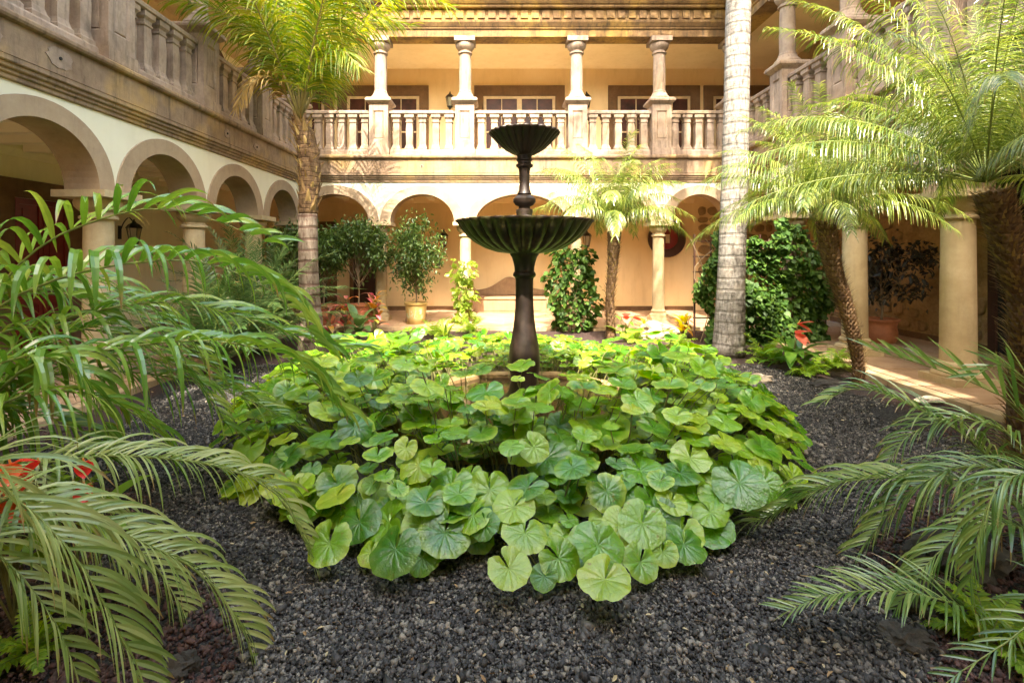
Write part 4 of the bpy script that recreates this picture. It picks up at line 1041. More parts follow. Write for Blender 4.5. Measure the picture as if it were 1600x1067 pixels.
# --- palms with a trunk
def boots(parent, pts, rad, n, L, mat='boot', seed=3, wid=0.05, off=None, flare=0.5):
    """old leaf bases standing off a trunk: short tongues pointing up and outward"""
    rg = random.Random(seed); C_ = catmull(pts, 40); b = MB()
    for i in range(n):
        t = (i+0.5)/n; k_ = t*39; j = min(38, int(k_)); p = C_[j].lerp(C_[j+1], k_-j); T = (C_[j+1]-C_[j]).normalized()
        a = i*2.39996; S = T.orthogonal().normalized(); S2 = T.cross(S)
        o = S*math.cos(a)+S2*math.sin(a); r_ = rad[0] + (rad[1]-rad[0])*t
        W = T.cross(o); l_ = L*rg.uniform(0.6, 1.2); fl = flare*rg.uniform(0.6, 1.4)
        base = p + o*(r_*0.9); mid = base + T*(l_*0.5) + o*(l_*fl*0.5); tip = mid + T*(l_*0.5*rg.uniform(0.5, 1)) + o*(l_*fl*0.9)
        n0 = len(b.v)
        b.v += [tuple(base-W*wid*.5), tuple(base+W*wid*.5), tuple(mid+W*wid*.32+o*0.004), tuple(mid-W*wid*.32+o*0.004), tuple(tip+W*wid*0.1), tuple(tip-W*wid*0.1), tuple(mid+o*wid*0.25)]
        b.f += [(n0, n0+1, n0+6), (n0+1, n0+2, n0+6), (n0+3, n0, n0+6), (n0+2, n0+4, n0+6), (n0+4, n0+5, n0+6), (n0+5, n0+3, n0+6)]
    off = Vector(parent.location)
    b.v = [(v[0]-off.x, v[1]-off.y, v[2]-off.z) for v in b.v]
    o = b.build('leaf_bases', M[mat], parent); o['kind'] = 'stuff'; return o

def trunk(parent, pts, rads, mat, seg=24, rings=0, bumpy=0.0):
    C_ = catmull(pts, 90 if rings else 40); n = len(C_); off = Vector(parent.location)
    r_ = []
    for i in range(n):
        t = i/(n-1)*(len(rads)-1); j = min(len(rads)-2, int(t)); v = rads[j]*(1-(t-j)) + rads[j+1]*(t-j)
        if rings: v *= 1 + 0.028*(((i/(n-1)*rings) % 1.0) - 0.5)*1.2
        v *= 1 + bumpy*mnoise.noise(C_[i]*7)
        r_.append(v)
    b = MB(); b.tube([p-off for p in C_], r_, seg); return b.build('trunk', M[mat], parent, smooth=True)

# grey royal palm trunk with its crown above the picture
gp = thing('royal_palm', 'tall smooth grey palm trunk dappled with frond shadows', 'palm', (P(1138, 555, 8.65).x, 8.65, 0))
gpts = [Vector((P(1138, 555, 8.65).x, 8.65, -0.03)), P(1141, 480, 8.65), P(1147, 300, 8.65), P(1151, 150, 8.65), P(1154, 0, 8.65), Vector((4.12, 8.6, 8.6)), Vector((4.2, 8.55, 10.4))]
trunk(gp, gpts, [0.27, 0.225, 0.215, 0.205, 0.20, 0.20, 0.195, 0.17, 0.16, 0.14, 0.13], 'bark_grey', 28, rings=0, bumpy=0.04)
def crown(parent, heart, n, L, leaf_len, mat, seed, elev=(70, -25), nl=46, width=0.03, sag=0.9, droop=0.9, segs=4, rmat='rachis', azr=None, lift=0.1, rr=0.012, variants=None, ang=(58, 35), lj=0.15, V=0.3):
    rg = random.Random(seed)
    for i in range(n):
        az = i*2.39996 + rg.uniform(-0.25, 0.25) if azr is None else azr[0] + (azr[1]-azr[0])*rg.random()
        t = i/(n-1) if n > 1 else 0; el = math.radians(elev[0] + (elev[1]-elev[0])*t + rg.uniform(-6, 6))
        l_ = L*rg.uniform(1-lj, 1+lj)
        d = Vector((math.cos(az)*math.cos(el), math.sin(az)*math.cos(el), math.sin(el)))
        pts = [heart]; p = heart.copy(); m_ = 6
        for j in range(m_):
            p = p + d*(l_/m_); pts.append(p.copy()); d = (d + Vector((0, 0, -sag/m_*(0.6+0.8*j/m_)))).normalized()
        ra, lf = frond(pts, nl, leaf_len, width, ang=ang, droop=droop, lift=lift, start=0.13, segs=segs, rr=rr, seed=seed*100+i, V=V)
        frond_obj(parent, ra, lf, mat, rmat)
crown(gp, Vector((4.2, 8.55, 10.4)), 22, 4.7, 0.75, 'queen', 4, elev=(70, -25), nl=60, width=0.04, sag=1.0, droop=1.8, segs=3)

# queen palm at the shaded side
qx = P(485, 552, 8.95).x
qp = thing('queen_palm', 'ringed brown palm trunk topped with yellow green windblown crown', 'palm', (qx, 8.95, 0))
qpts = [Vector((qx+0.02, 8.95, -0.03)), P(486, 500, 8.95), P(482, 420, 8.95), P(481, 335, 8.95)]
trunk(qp, qpts, [0.235, 0.175, 0.165, 0.16], 'bark_brown', 24, rings=16)
q2 = [P(481, 335, 8.95)-Vector((0, 0, 0.03)), P(483, 290, 8.95), P(482, 240, 8.95), P(470, 190, 8.95)]
b = MB(); off = Vector(qp.location); b.tube([p-off for p in catmull(q2, 20)], [0.150+0.035*math.sin(k_/19*math.pi)*(1+0.4*math.sin(k_*2.1)) for k_ in range(20)], 18); b.build('leaf_sheath', M['bark_fibre'], qp, smooth=True)
boots(qp, q2, (0.16, 0.14), 60, 0.26, seed=4, wid=0.12, flare=0.2)
boots(qp, [P(481, 300, 8.95), P(470, 185, 8.95)], (0.16, 0.14), 70, 0.2, mat='dry', seed=9, wid=0.03, flare=0.6)
hq = P(468, 188, 8.95)
specQ = [
    ([(468, 188, 8.95), (490, 110, 8.9), (525, 40, 8.7), (580, -10, 8.5), (640, -20, 8.4), (700, 10, 8.3)], 60, 'queen'),
    ([(468, 188, 8.95), (462, 100, 8.9), (440, 20, 8.7), (400, -40, 8.4), (350, -60, 8.1)], 55, 'queen'),
    ([(468, 188, 8.95), (445, 120, 8.8), (405, 60, 8.5), (340, 15, 8.2), (270, 0, 8.0)], 55, 'queen'),
    ([(468, 188, 8.95), (475, 90, 8.95), (480, 0, 9.0), (500, -80, 9.1)], 50, 'queen'),
    ([(468, 188, 8.95), (500, 120, 9.2), (540, 60, 9.4), (590, 30, 9.6), (640, 40, 9.7)], 50, 'queen'),
    ([(468, 188, 8.95), (480, 130, 8.6), (505, 90, 8.3), (535, 80, 8.0), (560, 105, 7.8)], 42, 'queen'),
    ([(468, 188, 8.95), (455, 110, 9.3), (430, 60, 9.6), (390, 40, 9.9), (340, 60, 10.1)], 45, 'queen'),
    ([(468, 188, 8.95), (440, 140, 8.8), (415, 120, 8.6), (385, 135, 8.4), (370, 170, 8.3)], 36, 'dry'),
    ([(468, 188, 8.95), (500, 30, 8.4), (540, -60, 8.0), (620, -90, 7.6), (690, -60, 7.4)], 50, 'queen'),
    ([(468, 188, 8.95), (430, 50, 8.4), (370, -30, 7.8), (300, -50, 7.4), (240, -20, 7.2)], 50, 'queen'),
    ([(468, 188, 8.95), (485, 140, 9.3), (510, 125, 9.6), (530, 150, 9.7)], 30, 'queen'),
]
for i, (pt, n, mt_) in enumerate(specQ):
    ra, lf = frond(pp(pt), int(n*1.5), 0.80 if mt_ == 'queen' else 0.5, 0.022, ang=(48, 28), droop=1.9, lift=0.05, start=0.22, segs=5, rr=0.022, seed=i+200, V=0.2, group2=True, jitter=0.3)
    frond_obj(qp, ra, lf, mt_, 'rachis_brown')

crown(qp, P(468, 188, 8.95), 12, 3.6, 0.8, 'queen', 14, elev=(82, 58), nl=60, width=0.03, sag=0.9, droop=1.6, segs=4, rr=0.02, rmat='rachis_brown', lift=0.05)
# small pygmy date palm beside the ivy post
sx_ = P(955, 530, 10.3).x
sp_ = thing('pygmy_date_palm', 'small straight pygmy date palm beside the ivy clad post', 'palm', (sx_, 10.3, 0))
spts = [Vector((sx_, 10.3, -0.03)), P(953, 470, 10.3), P(957, 420, 10.3), P(960, 362, 10.3)]
trunk(sp_, spts, [0.10, 0.085, 0.095, 0.14], 'bark_fibre', 16, bumpy=0.1)
boots(sp_, spts, (0.095, 0.125), 260, 0.09, seed=5, wid=0.035)
crown(sp_, P(960, 350, 10.3), 38, 1.85, 0.40, 'pygmy', 21, elev=(82, 22), nl=60, width=0.013, sag=1.75, droop=3.0, ang=(66, 36), segs=3, rr=0.008)

# leaning pygmy date palm by the walk
rx_ = P(1340, 600, 6.75).x
rp_ = thing('pygmy_date_palm', 'leaning rough trunked pygmy date palm at the corner of the walk', 'palm', (rx_, 6.75, 0))
rpts = [Vector((rx_, 6.75, -0.03)), P(1340, 560, 6.75), P(1322, 480, 6.75), P(1300, 410, 6.75), P(1290, 345, 6.75)]
trunk(rp_, rpts, [0.07, 0.075, 0.09, 0.105, 0.12], 'bark_fibre', 16, bumpy=0.1)
boots(rp_, rpts, (0.07, 0.12), 800, 0.07, seed=6, wid=0.026, flare=0.7)
crown(rp_, P(1288, 330, 6.75), 46, 1.65, 0.34, 'pygmy', 22, elev=(82, 14), nl=66, width=0.011, sag=1.6, droop=3.0, ang=(66, 36), segs=3, rr=0.007)

# near pygmy date palm with the thick trunk
nxp = thing('pygmy_date_palm', 'thick trunked pygmy date palm with brown leaf bases shading the ochre columns', 'palm', (4.25, 4.2, 0))
npts = [Vector((4.25, 4.2, -0.03)), P(1600, 500, 4.1), P(1580, 400, 4.1), P(1552, 300, 4.1)]
trunk(nxp, npts, [0.085, 0.09, 0.10, 0.125], 'bark_fibre', 18, bumpy=0.12)
boots(nxp, npts, (0.088, 0.12), 1100, 0.075, seed=7, wid=0.026, flare=0.7)
crown(nxp, P(1540, 285, 4.1), 44, 2.15, 0.30, 'pygmy', 23, elev=(80, 16), nl=100, width=0.0085, sag=1.35, droop=3.4, ang=(66, 36), segs=4, rr=0.007)

# unseen tall palm, added so its crown shades the ringed trunk and garden
tp = thing('queen_palm', 'unseen tall palm added beside the shaded arcade to shade the ringed trunk', 'palm', (-4.2, 2.2, 0))
trunk(tp, [Vector((-4.2, 2.2, -0.03)), Vector((-4.05, 2.3, 3)), Vector((-3.4, 3.2, 9.2))], [0.2, 0.17, 0.13], 'bark_brown', 16)
crown(tp, Vector((-3.4, 3.2, 9.2)), 24, 3.8, 0.7, 'queen', 8, elev=(70, -30), nl=42, width=0.04, sag=1.0, droop=1.2, segs=3)

# shaded low palms between the arcade and the ringed trunk
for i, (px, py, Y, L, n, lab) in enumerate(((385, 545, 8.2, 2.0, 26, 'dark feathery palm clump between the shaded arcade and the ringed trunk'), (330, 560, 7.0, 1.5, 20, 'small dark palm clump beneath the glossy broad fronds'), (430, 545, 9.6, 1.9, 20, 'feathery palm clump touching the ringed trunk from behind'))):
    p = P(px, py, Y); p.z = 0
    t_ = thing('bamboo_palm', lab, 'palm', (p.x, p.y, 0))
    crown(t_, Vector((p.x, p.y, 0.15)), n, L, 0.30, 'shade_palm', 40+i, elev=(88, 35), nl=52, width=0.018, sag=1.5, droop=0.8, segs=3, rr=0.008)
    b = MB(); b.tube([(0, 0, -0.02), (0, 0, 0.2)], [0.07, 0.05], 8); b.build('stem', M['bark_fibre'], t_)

# ------------------------------------------------------------------ leafy shrubs
def leaf_cloud(pos, size, mat, parent, name='foliage', dirs=None, seed=1, shape='lance', wr=0.42, droop=0.5, kind='stuff'):
    """pos (n,3); one small folded leaf each"""
    rg = np.random.default_rng(seed); pos = np.asarray(pos); n = len(pos)
    d = rg.normal(size=(n, 3)) if dirs is None else np.asarray(dirs) + rg.normal(size=(n, 3))*0.45
    d[:, 2] -= droop; d /= np.linalg.norm(d, axis=1)[:, None]
    up = rg.normal(size=(n, 3))*0.5 + np.array([0, 0, 1.0])
    w = np.cross(d, up); w /= np.linalg.norm(w, axis=1)[:, None]; nn = np.cross(w, d)
    s_ = size*rg.uniform(0.65, 1.25, n)[:, None]
    if shape == 'lance': pr2 = [(0, 0), (0.35, wr), (0.7, wr*0.75), (1, 0)]
    else: pr2 = [(0, 0), (0.15, wr), (0.5, wr*1.05), (1, 0)]
    V = []; 
    cols_ = [pos, pos + d*s_*pr2[1][0] + w*s_*pr2[1][1]*0.5 + nn*s_*0.08, pos + d*s_*pr2[2][0] + w*s_*pr2[2][1]*0.5 + nn*s_*0.04, pos + d*s_ - nn*s_*0.12,
             pos + d*s_*pr2[2][0] - w*s_*pr2[2][1]*0.5 + nn*s_*0.04, pos + d*s_*pr2[1][0] - w*s_*pr2[1][1]*0.5 + nn*s_*0.08]
    V = np.stack(cols_, 1).reshape(-1, 3); base = np.arange(n)[:, None]*6
    F = np.concatenate([base + np.array([[0, 1, 2, 3]]), base + np.array([[0, 3, 4, 5]])], 0)
    me = np_mesh(name, V, F, M[mat]); o = link(name, me, parent)
    if kind: o['kind'] = kind
    return o

def bush_positions(n, rx, ry, rz, cz, seed, nb=26, spread=0.19):
    rg = np.random.default_rng(seed); cs = []
    while len(cs) < nb:
        p = rg.uniform(-1, 1, 3)
        if 0.25 < np.linalg.norm(p) < 1: cs.append(p*np.array([rx, ry, rz]) + np.array([0, 0, cz]))
    cs = np.array(cs); idx = rg.integers(0, nb, n)
    return cs[idx] + rg.normal(size=(n, 3))*spread*np.array([rx, ry, rz]), cs

def pot_mesh(kind):
    b = MB()
    if kind == 'glazed': pf = [(0.17, 0.0), (0.20, 0.03), (0.235, 0.20), (0.25, 0.40), (0.245, 0.44), (0.275, 0.45), (0.28, 0.49), (0.25, 0.50), (0.235, 0.46), (0.22, 0.45), (0.01, 0.44)]
    else: pf = [(0.20, 0.0), (0.235, 0.02), (0.27, 0.12), (0.27, 0.22), (0.25, 0.32), (0.27, 0.40), (0.31, 0.43), (0.31, 0.46), (0.28, 0.46), (0.26, 0.42), (0.01, 0.41)]
    b.lathe(pf, 32, caps=False); return b
def potted(name, label, loc, kind, potmat, lmat, n, size, rx, rz, cz, seed, sc=1.0, th=0.02, nb=26):
    t = thing(name, label, 'potted plant', loc)
    p = pot_mesh(kind).build('pot', M[potmat], t, smooth=True, angle=0.8); p.scale = (sc, sc, sc)
    sa = MB(); sa.lathe([(0.23*sc, 0.0), (0.25*sc, 0.03*sc), (0.24*sc, 0.031*sc)], 24, caps=False); sa.build('saucer', M[potmat], p)
    pos, cs = bush_positions(n, rx, rx*0.9, rz, cz, seed, nb)
    tr = MB(); rg = random.Random(seed); top = Vector((rg.uniform(-.05, .05), 0, cz-rz*0.55))
    base = Vector((0, 0, 0.4*sc))
    tr.tube(catmull([base, (base+top)/2 + Vector((0.03, 0, 0)), top, Vector((0, 0, cz+rz*0.5))], 10), [th*(1-0.07*k_) for k_ in range(10)], 7)
    for c in cs:
        c = Vector(c); f = rg.uniform(0.2, 0.9); s0 = base.lerp(Vector((0, 0, cz+rz*0.4)), f)
        if s0.z > c.z: s0.z = (c.z + base.z)/2 if c.z > base.z else base.z+0.05
        tr.tube([s0, s0.lerp(c, 0.5)+Vector((0, 0, 0.06)), c], [th*0.4, th*0.28, th*0.15], 4, cap=False)
    tr.build('trunk', M['twig'], t)
    leaf_cloud(pos, size, lmat, t, 'crown', seed=seed, droop=0.9)
    return t
def on_floor(px, Y): return ((px-VX)/FPX*Y, Y, 0.082)
potted('potted_ficus', 'weeping fig in ochre glazed pot between two arcade columns', on_floor(650, 12.1), 'glazed', 'glazed', 'ficus', 2800, 0.105, 0.62, 0.80, 1.60, 3, sc=1.0, nb=34)
potted('potted_ficus', 'dense weeping fig beside the dark arched doorway, behind the crotons', on_floor(560, 12.05), 'urn', 'terracotta', 'ficus', 3200, 0.105, 0.68, 0.62, 1.75, 4, nb=34)
potted('potted_ficus', 'weeping fig in front of the dark wooden door by the ringed trunk', on_floor(505, 11.95), 'urn', 'terracotta', 'ficus', 2700, 0.105, 0.55, 0.62, 1.70, 5, nb=30)
potted('potted_ficus', 'tall weeping fig at the inner corner behind the ringed trunk', on_floor(445, 12.0), 'urn', 'terracotta', 'ficus', 2400, 0.105, 0.6, 0.7, 1.55, 6)
px_ = P(1382, 500, 9.9)
potted('potted_tree', 'bare looking dark leaved tree in round terracotta pot by the rough wall', (7.05, 9.5, 0.082), 'urn', 'terracotta', 'dark_ficus', 1300, 0.12, 0.75, 0.62, 1.35, 9, sc=0.95, th=0.022)

# ivy and vines: leaves over a body of twigs
def ivy(name, label, loc, surf_fn, n, size, mat, seed, cat='climber', stems_fn=None, wr=0.8, droop=0.6):
    t = thing(name, label, cat, loc); rg = np.random.default_rng(seed)
    pos = []; dr = []
    for i in range(n):
        p, d = surf_fn(rg); pos.append(p); dr.append(d)
    leaf_cloud(pos, size, mat, t, 'foliage', dirs=np.array(dr)*0.8, seed=seed, shape='heart', wr=wr, droop=droop)
    if stems_fn: stems_fn(t)
    return t
def ell_surf(rx, ry, z0, z1, prof):
    def f(rg):
        a = rg.uniform(0, 2*math.pi); t = rg.random(); z = z0+(z1-z0)*t; k_ = prof(t)*(0.55+0.45*rg.random()**0.4)
        k_ *= 1 + 0.22*math.sin(3*a+z*4) + 0.20*math.sin(5*a-z*7) + (0.45*rg.random() if rg.random() < 0.08 else 0)
        return (rx*k_*math.cos(a), ry*k_*math.sin(a), z + rg.normal()*0.03), (math.cos(a), math.sin(a), -0.1)
    return f
def twigs(n, rx, h, seed, mat='twig', r_=0.008):
    def f(t):
        rg = random.Random(seed); b = MB()
        for i in range(n):
            a = rg.uniform(0, 6.28); q = rg.uniform(0.2, 0.8)*rx
            pts = [(q*math.cos(a)*0.5, q*math.sin(a)*0.5, 0), (q*math.cos(a+0.6), q*math.sin(a+0.6), h*0.35), (q*math.cos(a+1.2), q*math.sin(a+1.2), h*0.7), (q*0.7*math.cos(a+2), q*0.7*math.sin(a+2), h*0.97)]
            b.tube(catmull(pts, 10), [r_*(1-0.06*k_) for k_ in range(10)], 5)
        b.build('stems', M[mat], t)
    return f
bushp = lambda t: 0.75+0.35*math.sin(math.pi*min(1, t*1.15)) if t < 0.9 else 0.8
ivy('ivy_post', 'bushy ivy covered post beside the fountain pedestal', (P(895, 500, 11.3).x, 11.3, 0), ell_surf(0.45, 0.36, 0.1, 1.85, bushp), 1250, 0.125, 'ivy', 11, stems_fn=twigs(9, 0.4, 1.8, 3))
ivy('vine', 'thin pale vine climbing the sunlit column before the bench', (P(724, 505, 11.9).x, 12.1, 0), ell_surf(0.27, 0.24, 0.05, 1.55, lambda t: 0.7+0.25*math.sin(t*17)+0.5*max(0, t-0.75)*3), 380, 0.13, 'vine_pale', 12, stems_fn=twigs(5, 0.2, 1.5, 5))
# big ivy screen behind the grey trunk
def screen(rg):
    while True:
        u = rg.uniform(-1, 1); v = rg.random()
        top = 0.92 - 0.20*abs(u)**1.5 + 0.09*math.sin(u*7) + 0.05*math.sin(u*19)
        wv = 1.0 - 0.22*abs(math.sin(v*5.3+0.7)) + 0.05*math.sin(v*23)
        if v < top and abs(u) < wv and (mnoise.noise(Vector((u*3.2, v*4.5, 2.2))) > -0.22 or rg.random() < 0.25): break
    dpt = -0.16*math.cos(u*1.4) - 0.10*math.sin(v*9+u*5) - 0.12*rg.random()
    return (u*1.42, dpt*1.6, 0.05 + v*2.35), (0.2*u, -1, -0.1)
def screen_body(t):
    rg = random.Random(3); b = MB()
    for i in range(26):
        x = rg.uniform(-1.3, 1.3)
        b.tube(catmull([(x, 0.05, 0), (x+rg.uniform(-.2, .2), 0.02, 0.7), (x+rg.uniform(-.4, .4), 0.0, 1.4), (x+rg.uniform(-.5, .5), -0.05, 2.0)], 10), 0.009, 5)
    b.build('stems', M['twig'], t)
    p = MB()
    for i in range(9):
        x = -1.28+2.56*i/8; p.box(x-0.015, x+0.015, 0.10, 0.13, 0, 2.1)
    for i in range(7):
        z = 0.15+0.3*i; p.box(-1.30, 1.30, 0.131, 0.15, z, z+0.025)
    p.build('trellis', M['dark_wood'], t)
ivs = ivy('ivy_screen', 'wide wall of dark glossy creeper behind the grey palm trunk', (P(1192, 500, 9.9).x, 9.9, 0), screen, 5200, 0.108, 'ivy', 13, stems_fn=screen_body)

# ferns, crotons, anthuriums
def fern(label, loc, n, L, mat='fern', seed=1, cat='fern', ll=0.11):
    t = thing('fern', label, cat, loc)
    crown(t, Vector(loc)+Vector((0, 0, 0.03)), n, L, ll, mat, seed, elev=(70, 15), nl=22, width=0.022, sag=1.4, droop=0.4, segs=2, rr=0.004, ang=(75, 60), lift=0.0)
    return t
fern('bright fern at the foot of the grey palm trunk beside the red anthurium', (P(1195, 560, 8.2).x, 8.2, 0), 14, 0.45, seed=50)
fern('fern between the leaning palm and the stone column', (P(1300, 580, 7.6).x, 7.6, 0), 14, 0.38, seed=51)
fern('bright fern under the anthurium, near the gravel edge', (P(1262, 590, 7.15).x, 7.15, 0), 10, 0.30, seed=52)
fern('small yellow green fern on red gravel below the drooping fronds', (P(50, 1040, 2.15).x, 2.15, 0), 9, 0.22, seed=53, ll=0.05)
fern('yellow green fern beside dark rocks under the spiky palm', (P(1545, 1020, 2.2).x, 2.2, 0), 12, 0.26, seed=54, ll=0.06)
fern('fern beside the red flower pot plant and gravel', (P(100, 745, 3.3).x, 3.3, 0), 11, 0.32, seed=55, ll=0.07)
fern('bright fern in the sun at the foot of the vine column', (P(735, 515, 11.0).x, 11.0, 0), 12, 0.42, seed=56)
fern('bright fern below the straight pygmy palm', (P(990, 525, 9.9).x, 9.9, 0), 12, 0.38, seed=57)
fern('wispy grey green fern before the ochre pot', (P(680, 520, 10.6).x, 10.6, 0), 14, 0.5, seed=58)
fern('bright fern behind the sunlit round leaves, near the pale boulder', (P(1060, 540, 9.2).x, 9.2, 0), 12, 0.35, seed=59)

def blade_leaf(b, base, d, L, W, bend=0.6, segs=5, cup=0.2):
    d = Vector(d).normalized(); q = Vector(base); S = d.cross(Vector((0, 0, 1)))
    if S.length < 0.1: S = Vector((1, 0, 0))
    S.normalize(); n0 = len(b.v)
    for j in range(segs+1):
        t = j/segs; w = W*0.5*math.sin(math.pi*(0.06+0.94*t)**0.8)**0.8 if j < segs else 0.001
        N = S.cross(d).normalized()
        b.v += [tuple(q-S*w+N*w*cup), tuple(q), tuple(q+S*w+N*w*cup)]
        if j < segs:
            a0 = n0+3*j; b.f += [(a0, a0+1, a0+4, a0+3), (a0+1, a0+2, a0+5, a0+4)]
        d = (d+Vector((0, 0, -bend/segs))).normalized(); q = q + d*(L/segs)
def broad_plant(name, label, cat, loc, n, L, W, mat, seed, h=(0.1, 0.5), flowers=0, fmat='red_spathe', fh=0.6, elev=(20, 75), fs=0.12):
    t = thing(name, label, cat, loc); rg = random.Random(seed); sb = MB()
    for i in range(n):
        b = MB(); az = i*2.4+rg.uniform(-.3, .3); el = math.radians(rg.uniform(*elev)); z = rg.uniform(*h); r_ = rg.uniform(0.02, 0.12)
        base = Vector((r_*math.cos(az), r_*math.sin(az), z)); d = (math.cos(az)*math.cos(el), math.sin(az)*math.cos(el), math.sin(el))
        blade_leaf(b, base, d, L*rg.uniform(0.7, 1.15), W*rg.uniform(0.8, 1.15), bend=rg.uniform(0.7, 1.8))
        b.build('leaf', M[mat], t, smooth=True); sb.tube([(0, 0, 0), tuple(base*0.6), tuple(base)], 0.005, 4)
    sb.build('stems', M['stalk'], t)
    for i in range(flowers):
        az = rg.uniform(0, 6.28); r_ = rg.uniform(0.05, 0.2); c = Vector((r_*math.cos(az), -abs(r_*math.sin(az)), fh*rg.uniform(0.75, 1.1)))
        b = MB()
        for s_ in (-1, 1): blade_leaf(b, c, (0.35*s_*0+math.cos(az)*0.6, -0.6, 0.35*s_), fs*1.1, fs*0.85, bend=0.3)
        f = b.build('flower', M[fmat], t, smooth=True)
        k_ = MB(); k_.tube([c, c+Vector((0.02, -0.03, fs*0.35))], [fs*0.05, fs*0.03], 6); k_.build('spadix', M['spadix'], f)
        s2 = MB(); s2.tube([(0, 0, 0), tuple(c*0.5+Vector((0, 0, 0.1))), tuple(c)], 0.005, 4); s2.build('flower_stalk', M['stalk'], t)
    return t
broad_plant('anthurium', 'red flowering anthurium with long upright leaves beside the leaning palm', 'plant', (P(1238, 590, 7.45).x, 7.45, 0), 22, 0.42, 0.15, 'broad', 71, h=(0.1, 0.35), flowers=3, fmat='pink_spathe', fh=0.66, fs=0.2)
broad_plant('anthurium', 'single red flower on tall stem next to the straight pygmy palm', 'plant', (P(976, 520, 10.2).x, 10.2, 0), 9, 0.32, 0.14, 'broad', 72, h=(0.1, 0.4), flowers=2, fmat='pink_spathe', fh=0.62, fs=0.2)
p = P(118, 700, 2.42); broad_plant('anthurium', 'low plant with two red spathes on the gravel below the drooping fronds', 'plant', (p.x, p.y, 0), 10, 0.24, 0.09, 'fern', 73, h=(0.25, 0.5), flowers=5, fmat='red_spathe', fh=0.80, fs=0.085)
p = P(22, 735, 2.35); broad_plant('anthurium', 'cluster of large orange red spathes at the frame edge above red gravel', 'plant', (p.x, p.y, 0), 8, 0.24, 0.09, 'fern', 74, h=(0.25, 0.5), flowers=9, fmat='orange_spathe', fh=0.76, fs=0.11)
broad_plant('croton', 'tall croton with orange and red leaves left of the ochre pot'.replace('left of', 'beside'), 'shrub', (P(585, 530, 10.9).x, 10.9, 0), 46, 0.26, 0.10, 'croton', 75, h=(0.15, 0.85))
broad_plant('croton', 'pink and green croton at the foot of the fig with yellow leaf', 'shrub', (P(540, 520, 11.1).x, 11.1, 0), 34, 0.26, 0.10, 'croton', 76, h=(0.1, 0.75))
broad_plant('croton', 'croton with pink leaves close to the ringed trunk', 'shrub', (P(515, 530, 10.4).x, 10.4, 0), 22, 0.24, 0.10, 'croton', 77, h=(0.1, 0.6))
broad_plant('croton', 'yellow and red leaved croton between column and creeper wall', 'shrub', (P(1068, 520, 10.5).x, 10.5, 0), 44, 0.24, 0.085, 'croton_y', 78, h=(0.1, 0.42))
broad_plant('croton', 'small yellow leaved croton beside the pale boulder', 'shrub', (P(1010, 520, 10.8).x, 10.8, 0), 16, 0.2, 0.08, 'croton_y', 79, h=(0.1, 0.35))
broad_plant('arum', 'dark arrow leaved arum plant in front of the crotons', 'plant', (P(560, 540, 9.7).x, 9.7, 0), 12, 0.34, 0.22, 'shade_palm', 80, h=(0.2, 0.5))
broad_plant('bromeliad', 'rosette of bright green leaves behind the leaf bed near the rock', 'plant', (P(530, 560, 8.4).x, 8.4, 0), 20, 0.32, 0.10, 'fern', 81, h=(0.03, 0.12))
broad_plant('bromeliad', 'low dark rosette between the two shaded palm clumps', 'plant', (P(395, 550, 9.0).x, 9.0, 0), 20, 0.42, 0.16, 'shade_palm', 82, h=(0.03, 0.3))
broad_plant('seedling_plant', 'small upright seedling with narrow leaves before the ochre pot', 'plant', (P(680, 560, 10.2).x+0.2, 10.2, 0), 12, 0.4, 0.05, 'fern', 83, h=(0.03, 0.2), elev=(40, 80))
broad_plant('bird_nest_fern', 'broad green leaved plant beside the right hand gravel edge'.replace('right hand ', 'sunny '), 'plant', (P(1210, 575, 7.9).x, 7.9, 0), 10, 0.25, 0.1, 'broad', 84, h=(0.03, 0.12))

# ------------------------------------------------------------------ rocks
def rock(label, loc, s, mat, seed, name='rock'):
    import bmesh
    bm = bmesh.new(); bmesh.ops.create_icosphere(bm, subdivisions=4, radius=1)
    o_ = Vector((seed*3.7, seed*1.3, 0))
    for v in bm.verts:
        n_ = mnoise.fractal(v.co*1.1+o_, 1.0, 2.0, 5); c_ = mnoise.cell(v.co*1.7+o_)
        v.co *= 1 + 0.38*n_ + 0.14*c_
        v.co.x *= s[0]; v.co.y *= s[1]; v.co.z *= s[2]
    me = bpy.data.meshes.new(name); bm.to_mesh(me); bm.free(); me.materials.append(M[mat]); me.shade_smooth(); me.set_sharp_from_angle(angle=0.5)
    o = link(name, me, None, loc); return tag(o, label, 'rock')
rock('pale rough boulder at the foot of the slender arcade column', (P(1020, 520, 10.6).x, 10.4, 0.10), (0.42, 0.25, 0.22), 'pale_rock', 1)
rock('flat pale rock beside the croton behind the leaf bed', (P(600, 530, 9.6).x, 9.6, 0.08), (0.32, 0.2, 0.12), 'pale_rock', 2)
rock('dark angular rock lying under the spiky palm', (P(1440, 1010, 2.45).x, 2.45, 0.02), (0.14, 0.11, 0.09), 'rock', 3)
rock('smaller dark rock touching the angular one', (P(1400, 1050, 2.3).x, 2.24, 0.01), (0.10, 0.08, 0.06), 'rock', 4)
rock('grey rock half hidden by the spiky fronds', (P(1500, 960, 2.8).x, 2.8, 0.03), (0.22, 0.16, 0.12), 'rock', 5)
rock('dark rock at the gravel edge behind drooping fronds', (P(288, 1050, 2.12).x, 2.10, 0.0), (0.07, 0.06, 0.06), 'rock', 6)
rock('flat stone by the kerb of the ochre columns', (P(1455, 625, 5.9).x, 5.9, 0.02), (0.16, 0.1, 0.05), 'pale_rock', 7)
rock('small rock below the anthurium leaves', (P(1190, 600, 6.9).x, 6.9, 0.02), (0.14, 0.1, 0.07), 'pale_rock', 8)
rock('low dark rock at the foot of the leaning palm', (P(1290, 605, 6.6).x, 6.6, 0.01), (0.2, 0.1, 0.06), 'rock', 9)

